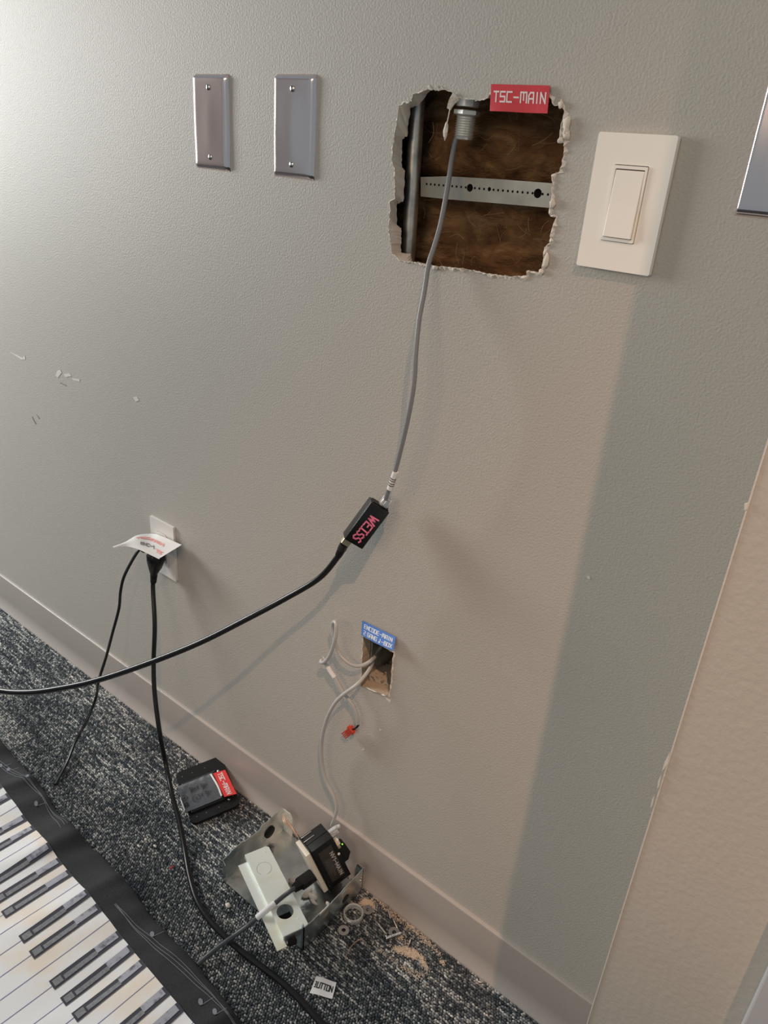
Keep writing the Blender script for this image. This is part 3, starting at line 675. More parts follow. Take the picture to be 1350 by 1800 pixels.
# thick power cord with its moulded plug in the lower socket
zp = cz - .01975
pc = thing('power_cable', 'thick black power cord from the wall outlet down over the carpet to the bottom edge', 'cable', (cx, -.03, zp))
def ell(c, rx, ry, z, n=16, sq=.75): return [V3((c[0] + rx * (abs(math.cos(t)) ** sq) * (1 if math.cos(t) > 0 else -1), c[1] + ry * (abs(math.sin(t)) ** sq) * (1 if math.sin(t) > 0 else -1), z)) for t in [2 * math.pi * i / n for i in range(n)]]
plug = MB().rings([ell((cx, -.022), .012, .0145, zp + .017), ell((cx, -.0225), .0145, .0158, zp + .014), ell((cx, -.0225), .0145, .0158, zp + .002), ell((cx, -.025), .0105, .0115, zp - .014), ell((cx + .0005, -.029), .0066, .0066, zp - .023), ell((cx + .0005, -.0295), .0062, .0062, zp - .026)])
plug.build('plug', 'black', pc, 50)
rel = MB()
for k in range(4): rel.lathe((cx + .0005, -.0295 - k * .0006, zp - .0255 - k * .0042), (0, -.1, -1), [(0, .0058), (.0005, .0068 - k * .0003), (.0026, .0068 - k * .0003), (.0032, .0052), (.0044, .0052)], 14)
rel.build('strain_relief', 'black_matte', pc, 50)
pp = [V3((cx + .0005, -.030, zp - .026)), V3((cx + .001, -.034, zp - .055))] + [V3(p) for p in [(-1.0270,-0.0550,0.3277),(-1.0147,-0.0720,0.2576),(-0.9950,-0.0880,0.2035),(-0.9615,-0.1060,0.1380),(-0.9604,-0.0992,0.0620),(-0.9057,-0.1275,0.0400),(-0.8586,-0.1490,0.0260),(-0.8093,-0.1753,0.0140),(-0.7589,-0.2041,0.0098),(-0.7104,-0.2261,0.0092),(-0.6634,-0.2350,0.0090),(-0.6091,-0.2366,0.0090),(-0.5601,-0.2332,0.0090),(-0.5142,-0.2287,0.0090),(-0.4653,-0.2292,0.0090),(-0.4236,-0.2328,0.0090),(-0.3783,-0.2376,0.0090),(-0.3137,-0.2396,0.0090),(-0.2300,-0.2217,0.0090),(-0.1317,-0.1801,0.0090),(-0.0346,-0.1298,0.0090)]]
MB().tube(pp, lambda t: .0041 + .0015 * t, 12, 7, .92).build('cord', 'cord_black', pc, 60)
# thin cord from a small plug in the upper socket, hidden under the paper
zp2 = cz + .01975
tc_ = thing('thin_cord', 'thin black cord from under the curled paper to the edge of the keyboard cloth', 'cable', (cx - .01, -.03, zp2))
e0 = V3((-1.0825,-0.0396,0.4620))
MB().box((cx - .011, -.032, zp2 - .016), (cx + .011, -.0068, zp2 + .002), bev=.003).build('plug', 'black', tc_)
tp = [V3((cx - .004, -.028, zp2 - .010)), e0.lerp(V3((cx - .004, -.028, zp2 - .010)), .45) + V3((0, 0, -.004)), e0] + [V3(p) for p in [(-1.0921,-0.0660,0.4181),(-1.0979,-0.0750,0.3829),(-1.0937,-0.0850,0.3491),(-1.1021,-0.0980,0.2976),(-1.1152,-0.1100,0.2384),(-1.1238,-0.1250,0.1883),(-1.1791,-0.1062,0.1000),(-1.1787,-0.1338,0.0550),(-1.1736,-0.1639,0.0260),(-1.1463,-0.2022,0.0110),(-1.1157,-0.2453,0.0070)]]
MB().tube(tp, .0037, 10, 6, .7).build('cord', 'cord_black', tc_, 60)
# curled sheet of paper caught behind the plug
pt = [V3(p) for p in [(-1.0847,-0.0903,0.4885),(-1.0794,-0.0678,0.4915),(-1.0833,-0.0392,0.4935),(-1.0835,-0.0100,0.4857),(-1.0581,-0.0080,0.4911)]]
pbm = [V3(p) for p in [(-1.0811,-0.0904,0.4875),(-1.0693,-0.0733,0.4885),(-1.0456,-0.0653,0.4890),(-1.0211,-0.0614,0.4880),(-0.9961,-0.0574,0.4860)]]
B_ = V3((-0.9946,-0.0080,0.4960))
top_c = smooth(pt + [B_], 5); bot_c = smooth(pbm + [pbm[-1].lerp(B_, .02)], 5)
root = thing('paper_note', 'white curled paper slip with faded red print stuck out over the power outlet', 'paper', (pt[3] + pbm[3]) / 2)
n = len(top_c); nv = 8; PT = []
for sd in (0, -.0003):
    for i in range(n):
        for j in range(nv + 1):
            t = j / nv; p = top_c[i].lerp(bot_c[i], t); p.z += .004 * math.sin(math.pi * t) * math.sin(math.pi * min(1, i / n * 1.1)) + sd; PT.append(p)
K = n * (nv + 1); fs = []
for i in range(n - 1):
    for j in range(nv):
        a = i * (nv + 1) + j; fs += [(a, a + 1, a + nv + 2, a + nv + 1), (K + a + nv + 1, K + a + nv + 2, K + a + 1, K + a)]
MB().add(PT, fs).build('sheet', 'white_label', root, 60)
def on_paper(u, v):
    f_ = u * (n - 1); i = min(n - 2, max(0, int(f_))); q0 = top_c[i].lerp(bot_c[i], 1 - v); q1 = top_c[i + 1].lerp(bot_c[i + 1], 1 - v)
    p = q0.lerp(q1, f_ - i); p.z += .004 * math.sin(math.pi * (1 - v)) * math.sin(math.pi * min(1, f_ / n * 1.1)) + .0006; return p
t = MB(); fit_text(t, 'TSC', lambda u, v: on_paper(u, v), .38, .60, .60, .74, .3, .3, 2.2); t.build('red_print', 'red_ink', root)
t = MB(); fit_text(t, 'MAIN', lambda u, v: on_paper(u, v), .62, .86, .55, .70, .3, .3, 2.2); t.build('red_print', 'red_ink', root)
t = MB(); fit_text(t, 'ENC-1', lambda u, v: on_paper(u, v), .46, .70, .26, .40, .25, .3, 2.2); t.build('black_print', 'grey_ink', root)
t = MB(); fit_text(t, 'TSC', lambda u, v: on_paper(u, v), .74, .90, .18, .33, .25, .3, 2.2); t.build('red_print', 'red_ink', root)

# ------------------------------------------------------------------ small cut: wood block, blue tape, cables
o = MB().box((-.585, .0185, .33), (-.500, .085, .4215)).build('wood_block', 'wood')
tag(o, 'beige wood block with dark marks in the bottom of the small wall cut', 'wood')
o = MB().box((-.5745, .019, .412), (-.5685, .075, .53)).build('metal_stud', 'conduit')
tag(o, 'metal stud edge inside the left of the small wall cut', 'stud')
blue = quad_at([(-0.5736,-0.0040,0.5050),(-0.5070,-0.0130,0.5145),(-0.5106,-0.0040,0.5323),(-0.5758,-0.0015,0.5286)], lambda u, v: .0022 * math.sin(u * math.pi) * (1 - v) - .0004)
def blue_text(t, at):
    fit_text(t, 'ENCODE-MAIN', at, .085, .925, .55, .85, .135, .46, 1.9)
    fit_text(t, '2 GANG J-BOX', at, .085, .945, .12, .42, .135, .46, 1.9)
tape('blue_tape_label', 'blue tape label with white print ENCODE-MAIN over the small wall cut', 'label', blue, (0, 1), (0, 1), 'blue_tape', blue_text, 'white_ink')
lc = thing('looped_cable', 'pale grey cable looping out of the small wall cut to a red connector', 'cable', (-0.5609,-0.0200,0.4629))
lpts = [(-0.5701,0.0450,0.4609),(-0.5643,0.0300,0.4598),(-0.5572,0.0120,0.4642),(-0.5536,-0.0030,0.4666),(-0.5577,-0.0090,0.4622),(-0.5648,-0.0150,0.4582),(-0.5751,-0.0195,0.4573),(-0.5877,-0.0218,0.4608),(-0.5981,-0.0232,0.4673),(-0.6053,-0.0240,0.4795),(-0.6111,-0.0240,0.4955),(-0.6144,-0.0240,0.5084),(-0.6124,-0.0255,0.5179),(-0.6069,-0.0285,0.5249),(-0.6005,-0.0323,0.5263),(-0.5975,-0.0345,0.5176),(-0.5978,-0.0360,0.5025),(-0.6025,-0.0353,0.4825),(-0.6093,-0.0330,0.4645),(-0.6187,-0.0300,0.4483),(-0.6278,-0.0277,0.4376),(-0.6340,-0.0248,0.4347),(-0.6343,-0.0218,0.4355),(-0.6317,-0.0195,0.4318),(-0.6261,-0.0180,0.4262),(-0.6182,-0.0180,0.4197),(-0.6095,-0.0180,0.4133),(-0.5994,-0.0176,0.4027),(-0.5882,-0.0173,0.3916),(-0.5749,-0.0158,0.3811),(-0.5674,-0.0142,0.3695),(-0.5636,-0.0128,0.3566),(-0.5631,-0.0112,0.3426)]
MB().tube(lpts, .0029, 10, 6).build('cord', 'pale_cable', lc, 60)
MB().tube([(-0.6248,-0.0181,0.4262),(-0.6181,-0.0181,0.4198),(-0.6098,-0.0181,0.4138)], .0037, 10, 6).build('cable_label', 'white_label', lc, 60)
MB().tube([(-0.6329,-0.0225,0.4443),(-0.6294,-0.0225,0.4408),(-0.6271,-0.0210,0.4350)], .0007, 6, 4).build('cable_tie_tail', 'white_label', lc, 60)
MB().tube([(-0.5632,-0.0112,0.3437),(-0.5612,-0.0112,0.3422),(-0.5652,-0.0120,0.3349),(-0.5738,-0.0128,0.3236)], .0014, 8, 5).tube([(-0.5632,-0.0112,0.3437),(-0.5615,-0.0135,0.3422),(-0.5650,-0.0142,0.3353),(-0.5736,-0.0142,0.3263)], .0012, 8, 5).build('conductor', 'black_matte', lc, 60)
rc0 = V3((-0.5711,-0.0135,0.3298)); rc1 = V3((-0.5888,-0.0100,0.3032)); rx = (rc1 - rc0).normalized(); rn = V3((0, -1, 0)); rn = (rn - rx * rn.dot(rx)).normalized(); ry = rx.cross(rn)
rl = (rc1 - rc0).length
mb = MB().box((0, -.0055, -.004), (rl * .62, .0055, .004), (rc0, rx, ry, rn), .0008)
for k in range(4): mb.box((rl * .6, -.0055 + k * .003, -.0035), (rl + .001 * (k % 2), -.0035 + k * .003, .0035), (rc0, rx, ry, rn))
mb.box((rl * .1, -.0075, -.002), (rl * .3, .0075, .002), (rc0, rx, ry, rn))
mb.build('connector', 'red_plastic', lc)
# second grey cable down to the encoder
E0 = V3((-.5838, -.0873, .1037)); EA = V3((.4299, .1484, -.8906)); ED = V3((.2919, .9106, .2926)); EN = V3((.8544, -.3858, .3481))
efr = (E0, EA, ED, EN)
def EP(a, d, h): return E0 + EA * a + ED * d - EN * h
nc = thing('network_cable', 'pale grey network cable from the small wall cut down to the black encoder', 'cable', (-0.5773,-0.0300,0.4079))
pl0 = EP(.006, .0455, .020)
npts = [(-0.5747,0.0500,0.4483),(-0.5707,0.0350,0.4492),(-0.5634,0.0180,0.4517),(-0.5571,0.0020,0.4481),(-0.5567,-0.0120,0.4406),(-0.5599,-0.0260,0.4305),(-0.5748,-0.0330,0.4111),(-0.5890,-0.0340,0.3897),(-0.6017,-0.0330,0.3627),(-0.6132,-0.0300,0.3313),(-0.6229,-0.0260,0.2927),(-0.6277,-0.0220,0.2561),(-0.6252,-0.0200,0.2172),(-0.6156,-0.0190,0.1880),(-0.5990,-0.0190,0.1694),(-0.5892,-0.0200,0.1481),(-0.5921,-0.0210,0.1224),(-0.5974,-0.0210,0.0964)]
tip = pl0 + ED * .013
MB().tube([V3(p) for p in npts] + [tip + ED * .004 + V3((0, 0, .004)), tip], .0029, 10, 6).build('cord', 'pale_cable', nc, 60)
MB().box((0, -.0058, -.0042), (.015, .0058, .0042), (pl0 - ED * .002, ED, EA, EN), .0008).box((.003, -.0022, .004), (.012, .0022, .0068), (pl0, ED, EA, EN), .0005).build('modular_plug', 'clear', nc)

# ------------------------------------------------------------------ black encoder on its wall-plate strap
en = thing('wall_encoder', 'black encoder box marked NV1-MAIN leaning in the open metal box', 'encoder', EP(.09, 0, .03))
def ebox(name, m, a, d, h, bev=.0008): return MB().box((a[0], d[0], -h[1]), (a[1], d[1], -h[0]), efr, bev).build(name, m, en, 40)
ebox('body', 'black_matte', (0, .0821), (0, .0426), (0, .0531), .001)
ebox('side_rib', 'black_matte', (-.0010, .003), (.001, .0424), (.0225, .0285), .0005)
ebox('strap', 'black_matte', (-.005, .089), (-.0018, -.0003), (-.002, .058), .0003)
ebox('cover', 'cream', (.001, .081), (-.0105, -.0018), (.001, .052), .0015)
for h in (.0335, .0475): ebox('pin', 'steel_screw', (-.0018, .0005), (-.001, .021), (h - .0011, h + .0011), .0004)
ebox('label_plate', 'label_brown', (.010, .073), (.009, .0345), (-.0004, .0002), 0)
t = MB(); fit_text(t, 'NV1-maIN', lambda u, v: EP(u, v, -.0007), .0225, .0690, .0255, .0330, .17, .33); t.build('lettering', 'label_text', en)
t = MB()
for k in range(5):
    v = .0225 - k * .0023; x = .030
    while x < .056 + .004 * ((k * 7) % 3):
        l = random.uniform(.0015, .0042); t.add([EP(x, v, -.0007), EP(x + l, v, -.0007), EP(x + l, v + .0009, -.0007), EP(x, v + .0009, -.0007)], [(0, 1, 2, 3)]); x += l + .0009
t.build('fine_print', 'label_fine', en)
MB().lathe(EP(.034, .0395, -.0002), EN, [(0, .0024), (.0012, .0020), (.0016, .0008)], 14).build('rubber_dot', 'white_label', en, 60)
bk = MB().prism([EP(.030, .0428, .002), EP(.022, .0500, .002), EP(.026, .0565, .002), EP(.046, .0590, .002), EP(.056, .0500, .002), EP(.056, .0428, .002)], -EN * .018)
bk.build('jack_housing', 'black_matte', en)
ebox('jack_shell', 'cream', (.0125, .0215), (.0428, .0500), (.002, .014), .0006)
ebox('contact_strip', 'brass', (.0205, .0275), (.0428, .0480), (.001, .010), .0006)
MB().lathe(EP(.0235, .0520, .0015), EN, [(0, .0013), (.0012, .0010)], 10).build('status_led', 'green_led', en, 60)
for a in (.003, .078): MB().lathe(EP(a, -.0020, .0535), (EP(0, 0, .02) - EP(0, 0, 0)).normalized(), [(0, .0018), (.003, .0018)], 10).build('screw', 'steel_screw', en, 40)
# stripped wires bristling at the top of the strap
mb = MB()
for k in range(4):
    p = EP(-.003, -.002, .050 + k * .0016)
    mb.tube([p, p + V3((-.012, .002, .004 + .001 * k)), p + V3((-.026 - .002 * k, .004 - .002 * k, .012)), p + V3((-.040 - .003 * k, .004 + .003 * k, .018 - .003 * k))], .0009, 6, 4)
mb.build('stripped_wires', 'copper', en, 60)

# ------------------------------------------------------------------ galvanised box
X0, X1, Y0, Y1 = -.713, -.520, -.169, -.023
gb = thing('metal_junction_box', 'open galvanised metal junction box lying on the carpet by the baseboard', 'junction box', ((X0 + X1) / 2, (Y0 + Y1) / 2, .004))
sheet_with_holes([(X0, Y0), (X1, Y0), (X1, Y1), (X0, Y1)], [], .0014, lambda u, v, d: V3((u, v, .0042 + d))).build('base', 'galv', gb)
lo = [(-.1675, .0045), (-.0235, .0045), (-.0235, .056), (-.0275, .0635), (-.040, .0625), (-.053, .0610), (-.0655, .0605), (-.072, .0600), (-.0790, .0605), (-.0835, .0555), (-.104, .0555), (-.113, .0570), (-.119, .0565), (-.1245, .0610), (-.138, .0600), (-.1495, .0600), (-.155, .0570), (-.1675, .0560)]
panel = sheet_with_holes(lo, [], .0014, lambda u, v, d: V3((X0 + d, u, v))).build('side_panel', 'galv', gb)
MB().lathe((X0 + .0012, -.060, .030), (1, 0, 0), [(0, .0118), (.0022, .0118), (.003, .0095), (.0032, .003)], 20).build('knockout_hole_dark', 'black_matte', gb, 40)  # black disc standing in for the dark of an open knockout hole
sheet_with_holes([(X0, .0045), (X0 + .024, .0045), (X0 + .024, .050), (X0 + .018, .058), (X0, .058)], [circle((X0 + .013, .046), .0022, 8), circle((X0 + .013, .030), .0012, 8)], .0014, lambda u, v, d: V3((u, Y1 - d, v))).build('flange', 'zinc', gb)
sheet_with_holes([(X0, .0045), (X0 + .007, .0045), (X0 + .007, .046), (X0, .056)], [], .0014, lambda u, v, d: V3((u, Y0 + d, v))).build('flange', 'galv', gb)
ro = [(-.169, .0045), (-.0235, .0045), (-.0215, .030), (-.0205, .0590), (-.045, .0570), (-.0716, .0575), (-.080, .0545), (-.1015, .0540), (-.106, .0525), (-.112, .0540), (-.134, .0570), (-.1500, .0560), (-.169, .0600)]
slot = [(-.078, .047), (-.064, .048), (-.064, .051), (-.078, .050)]
sheet_with_holes(ro, [slot, circle((-.068, .027), .0085, 14)], .0014, lambda u, v, d: V3((X1 - d, u, v))).build('side_panel', 'galv', gb)
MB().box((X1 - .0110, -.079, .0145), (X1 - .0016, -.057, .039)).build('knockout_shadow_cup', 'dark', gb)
MB().box((X1 + .0001, -.1335, .0535), (X1 + .0012, -.112, .0575)).build('bent_tab', 'zinc', gb)
sheet_with_holes([(X1 - .017, .0045), (X1, .0045), (X1, .0600), (X1 - .013, .0600), (X1 - .015, .054)], [], .0014, lambda u, v, d: V3((u, Y1 - d, v))).build('flange', 'galv', gb)
sheet_with_holes([(X1 - .0055, .0045), (X1, .0045), (X1, .061), (X1 - .003, .066), (X1 - .0055, .060)], [], .0014, lambda u, v, d: V3((u, Y0 + d, v))).build('flange', 'galv', gb)
for p in ((X1 + .0001, -.028, .040), (X1 + .0001, -.028, .033), (X1 + .0001, -.160, .028)):
    MB().lathe(p, (1, 0, 0), [(0, .0022), (.0008, .0022), (.0012, .001)], 10).build('rivet', 'steel_screw', gb, 40)
# the loose divider bar that lies across
BO, B1, B2, B3 = [V3(p) for p in [(-0.6916,-0.1359,0.0560),(0.9314,-0.3639,0.0000),(0.3639,0.9314,0.0000),(-0.0000,0.0000,1.0000)]]
bl, bw = .1675, .0418
br = thing('divider_bar', 'pale zinc bar with round knockouts lying across the metal junction box', 'bracket', BO + B1 * .08 + B2 * .02 - B3 * .05)
ring_o, ring_i = circle((.0405, .0183), .0128, 24), circle((.0405, .0183), .0120, 24)
hole_c = (.1295, .0180)
sheet_with_holes([(0, .0), (.0, bw - .004), (.004, bw), (bl, bw), (bl, 0)], [circle(hole_c, .0135, 24), ring_o[:22]+ring_i[:22][::-1]], .0014, lambda u, v, d: BO + B1 * u + B2 * v - B3 * d).build('top_face', 'zinc', br)
MB().box((.0275, .004, -.0035), (.054, .033, -.0016), (BO, B1, B2, B3)).build('knockout', 'zinc', br)
MB().box((.114, .003, -.030), (.145, .033, -.0285), (BO, B1, B2, B3)).build('hole_shade', 'dark', br)  # dark sheet that puts the shade inside the round hole
sd = MB().box((.002, bw - .0014, -.0485), (bl - .002, bw, -.0014), (BO, B1, B2, B3)).build('side_face', 'galv', br)
MB().box((0, -.0014, -.0085), (bl, .0, -.0001), (BO, B1, B2, B3)).build('step', 'zinc', br)
o = MB().box((.009, -.0165, -.0099), (bl + .012, -.0002, -.0085), (BO, B1, B2, B3)).build('flange', 'zinc', br); o['label'] = 'long lower flange with yellowish sheen'
MB().box((bl, 0, -.012), (bl + .0014, bw - .004, 0), (BO, B1, B2, B3)).build('end_face', 'galv', br)
MB().box((bl + .0005, .006, -.022), (bl + .0075, .019, -.012), (BO, B1, B2, B3), .001).build('clip', 'black_matte', br)
for u, v in ((.010, .0385), (.150, .0375)): MB().lathe(BO + B1 * u + B2 * (v - .006) + B3 * .0, B3, [(0, .0016), (.0006, .0012)], 10).build('rivet', 'zinc', br, 40)

# gypsum crumbs inside the box
for i, (p, r) in enumerate(zip([(-0.5716,-0.0916,0.0100),(-0.5843,-0.0934,0.0100),(-0.6213,-0.0945,0.0100),(-0.5645,-0.0976,0.0100),(-0.5452,-0.0835,0.0100),(-0.6221,-0.1566,0.0050),(-0.6697,-0.1948,0.0040),(-0.8790,-0.2226,0.0060),(-0.8577,-0.2035,0.0060),(-0.8814,-0.2059,0.0060)], [(.010, .006, .004), (.005, .012, .003), (.006, .004, .006), (.008, .003, .003), (.004, .003, .002), (.003, .002, .002), (.005, .004, .003), (.004, .002, .002), (.004, .002, .002), (.003, .002, .002)])):
    if i == 5: continue
    V = ['in the junction box, largest', 'in the junction box, narrow upright', 'in the junction box beside the zinc bar', 'in the junction box, flat', 'in the junction box by its right panel', '', 'on the carpet by the left corner of the junction box', 'on the carpet left of the power cord', 'on the carpet close beside the power cord', 'on the carpet above two others'][i]
    o = lump(MB(), (p[0], p[1], max(p[2] - .004, .004 if i > 5 else .0075) + r[2] * .35), r, i * 1.9).build('gypsum_crumb', 'crumb', None, 60)
    tag(o, 'pale gypsum crumb ' + V, 'crumb', 'gypsum crumbs')

# grey audio-video cable from the encoder front, over the bar, under the cloth
hc = thing('video_cable', 'dark grey cable with black plug from the encoder front over the zinc bar', 'cable', EP(.05, -.03, .03))
h0 = EP(.0535, -.0105, .022); h1 = V3((-0.5765,-0.1343,0.0680)); hd = (h1 - h0).normalized(); hl = (h1 - h0).length
hn = V3((0, 0, 1)); hn = (hn - hd * hn.dot(hd)).normalized(); hs = hd.cross(hn)
hfr = (h0, hd, hs, hn)
MB().box((.001, -.0105, -.0055), (hl * .72, .0105, .0055), hfr, .0015).build('plug', 'black_matte', hc, 40)
MB().box((-.004, -.007, -.0022), (.002, .007, .0022), hfr, .0004).build('plug_tip', 'steel_screw', hc)
mb = MB()
for k in range(4): mb.box((hl * (.72 + k * .075), -.0075 + k * .0006, -.0048), (hl * (.77 + k * .075), .0075 - k * .0006, .0048), hfr, .0006)
mb.tube([h0 + hd * hl * .7, h1 + hd * .003], .0040, 10, 5)
mb.build('strain_relief', 'black_matte', hc, 40)
hp = [h1 - hd * .004, h1 + hd * .006] + [V3(p) for p in [(-0.5807,-0.1531,0.0650),(-0.5835,-0.1695,0.0622),(-0.5873,-0.1859,0.0580),(-0.5938,-0.1984,0.0480),(-0.6023,-0.2129,0.0340),(-0.6111,-0.2309,0.0235),(-0.6150,-0.2453,0.0205),(-0.6194,-0.2590,0.0165),(-0.6225,-0.2712,0.0130),(-0.6250,-0.2828,0.0092),(-0.6263,-0.2940,0.0070)]]
MB().tube(hp, .0037, 10, 7).build('cord', 'hdmi_cable', hc, 60)
MB().tube([(-0.5835,-0.1703,0.0622),(-0.5873,-0.1859,0.0580),(-0.5940,-0.1990,0.0478)], .0050, 12, 6).build('cable_label', 'white_label', hc, 60)

# ------------------------------------------------------------------ touch panel on the carpet
TO, T1, T2, T3 = [V3(p) for p in [(-0.8423,-0.1314,0.0100),(0.4107,0.9026,0.1286),(-0.9114,0.4025,0.0857),(0.0256,-0.1525,0.9880)]]
tl, tw = 0.0933, 0.1274
tp_ = thing('touch_panel', 'black wall keypad wrapped in plastic film lying on the carpet by the baseboard', 'control panel', TO + T1 * tl / 2 + T2 * tw / 2 - T3 * .012)
def T(u, v, d=0): return TO + T1 * u + T2 * v + T3 * d
sheet_with_holes(round_rect(-.001, 0, tl, tw, .011), [round_rect(.012, .028, tl - .034, tw - .036, .002, 3)], .006, lambda u, v, d: T(u, v, -d)).build('bezel', 'black_matte', tp_)
MB().box((.004, .022, -.020), (.072, .095, .004), (TO, T1, T2, T3), .002).build('keypad', 'black', tp_)
fm = MB(); nu, nv = 24, 24; vs = []
for j in range(nv + 1):
    for i in range(nu + 1):
        u = -.0055 + .0710 * i / nu; v = .0265 + .0640 * j / nv
        e = min(i, nu - i, j, nv - j) / 3; e = min(1, e)
        vs.append(T(u, v, .0052 + .0014 * e + .0008 * noise.noise(V3((u * 120, v * 90, 1)))))
for (i, j) in ():
    pass
fm.add(vs, [(j * (nu + 1) + i, j * (nu + 1) + i + 1, (j + 1) * (nu + 1) + i + 1, (j + 1) * (nu + 1) + i) for j in range(nv) for i in range(nu)])
fm.build('plastic_film', 'film', tp_, 60)
MB().tube([T(.0655, .0285, .008), T(.0650, .055, .0088), T(.0610, .0860, .008)], .0019, 8, 5, .6).build('film_fold', 'white_label', tp_, 60)
MB().tube([T(-.005, .062, .006), T(-.006, .050, .007), T(-.0055, .031, .006)], .0016, 6, 5, .6).build('film_fold', 'white_label', tp_, 60)
ic = MB()
def ipath(pts, t=.0011, z=.0085):
    for a, b in zip(pts, pts[1:] + pts[:1]):
        A, B = V3((*a, 0)), V3((*b, 0)); d = (B - A).normalized(); q = V3((-d.y, d.x, 0)) * t / 2
        ic.add([T(p.x, p.y, z) for p in (A - q - d * t / 2, B - q + d * t / 2, B + q + d * t / 2, A + q - d * t / 2)], [(0, 1, 2, 3)])
for (u, v, r, n_) in ((.0415, .0668, .0072, 3), (.0190, .0690, .0066, 3), (.0445, .0470, .0072, 3), (.0215, .0460, .0078, 8), (.0005, .0560, .0060, 8)):
    ipath([(u + r * math.cos(2 * math.pi * k / n_ + .1), v + r * math.sin(2 * math.pi * k / n_ + .1)) for k in range(n_)])
    ipath([(u - r * .25, v - r * .25), (u + r * .2, v - r * .2), (u + r * .1, v + r * .25)], .0012)
for (u, v) in ((.0300, .0680), (.0330, .0475)): ipath([(u, v - .003), (u + .0004, v + .003)], .0012)
ipath([(-.002, .0375), (.003, .0375), (.003, .043), (-.002, .043)], .003)
ic.build('safety_icons', 'ink', tp_)
for u, v in ((.077, .092), (.077, .020), (.086, .0265)): MB().lathe(T(u, v, 0), T3, [(0, .0024), (.0012, .0024), (.0018, .001)], 12).build('screw', 'steel_screw', tp_, 40)
for u, v in ((.010, .112), (.030, .112), (.055, .112), (.012, .012), (.030, .012), (.055, .012)): MB().lathe(T(u, v, 0), T3, [(0, .0012), (.0008, .0008)], 8).build('screw', 'steel_screw', tp_, 40)
rq = [T(.0655, .0845, .0095), T(.0695, .0225, .0095), T(.0930, .0215, .0055), T(.0895, .0850, .0055)]
redf = quad_at(rq, lambda u, v: .0005 * math.sin(u * 6))
tape('red_tape_label', 'bright red tape label with print TSC-MAIN on the plastic wrapped keypad', 'label', redf, (0, 1), (0, 1), 'red_tape_bright',
     lambda t, at: fit_text(t, 'TSC-MAIN', at, .07, .93, .26, .68, .19, .36, 2.6), 'tape_ink')

# ------------------------------------------------------------------ loose hardware on the carpet
zf = .0042
c = V3((-0.4995,-0.0702,0.0060))
o = MB().rings([[c + V3((r * math.cos(2 * math.pi * i / 28), r * math.sin(2 * math.pi * i / 28), z)) for i in range(28)] for r, z in ((.0165, -.0015), (.0172, .001), (.0172, .0065), (.0162, .0085), (.0150, .0085), (.0138, .0065), (.0138, -.0015), (.0165, -.0015))], cap=False).build('conduit_bushing', 'fitting', None, 40)
tag(o, 'hollow silver conduit bushing ring standing on the carpet beside the junction box', 'ring')
def washer(p, r, ri, label):
    o = MB().rings([[V3(p) + V3((q * math.cos(2 * math.pi * i / 22), q * math.sin(2 * math.pi * i / 22), z)) for i in range(22)] for q, z in ((ri, 0), (r, 0), (r, .0014), (ri, .0014), (ri, 0))], cap=False).build('washer', 'steel_screw')
    tag(o, label, 'washer', 'flat steel washers')
washer((-0.4939,-0.1009,0.0050), .0092, .0034, 'flat steel washer in front of the conduit bushing, away from the wall')
washer((-0.4877,-0.0465,0.0050), .0088, .0030, 'flat steel washer right of the conduit bushing, on pale dust')
washer((-0.4292,-0.0488,0.0050), .0095, .0034, 'flat steel washer under the screws')
def screw(a, b, r, label, head=2.1):
    a, b = V3(a), V3(b); d = (b - a).normalized(); l = (b - a).length
    root = thing('screw', label, 'screw', (a + b) / 2, 'loose screws on the carpet')
    th = []
    k = 0; x = l * .22
    while x < l - .004: th += [(x, r * .8), (x + .0006, r), (x + .0012, r * .8)]; x += .0016
    MB().lathe(a, d, [(0, r * .8)] + th + [(l, .0003)], 10).build('shank', 'steel_screw', root, 50)
    MB().lathe(a - d * .0022, d, [(0, r * .6), (.0004, r * head * .9), (.0014, r * head), (.0026, r * .8)], 14).build('head', 'steel_screw', root, 40)
screw((-0.4634,-0.0540,0.0065), (-0.4358,-0.0602,0.0060), .0022, 'steel screw left of the washer, pointing away from the wall')
screw((-0.4318,-0.0655,0.0075), (-0.4170,-0.0413,0.0085), .0034, 'thick steel screw lying in front of the washer', 1.6)
screw((-0.4454,-0.0319,0.0075), (-0.4272,-0.0410,0.0066), .0015, 'thin steel screw behind the washer, nearest to it')
screw((-0.4655,-0.0214,0.0065), (-0.4472,-0.0347,0.0062), .0015, 'thin steel screw closest to the baseboard')
screw((-0.4009,-0.0412,0.0065), (-0.3990,-0.0483,0.0060), .0018, 'short steel screw at the right end of the hardware')
o = MB().tube([(-0.4595,-0.1372,0.0058),(-0.4638,-0.1267,0.0058),(-0.4661,-0.1153,0.0058),(-0.4661,-0.1028,0.0058),(-0.4610,-0.0910,0.0058)], .0008, 6, 5).build('copper_wire', 'copper', None, 60)
tag(o, 'thin bent copper wire offcut on the carpet', 'wire')
o = MB().tube([(-0.7994,-0.2155,0.0055),(-0.7980,-0.2114,0.0060),(-0.7982,-0.2078,0.0055)], .0015, 6, 4).build('wire_scrap', 'red_plastic', None, 60)
tag(o, 'tiny red scrap of wire sleeve on the carpet left of the power cord', 'scrap')
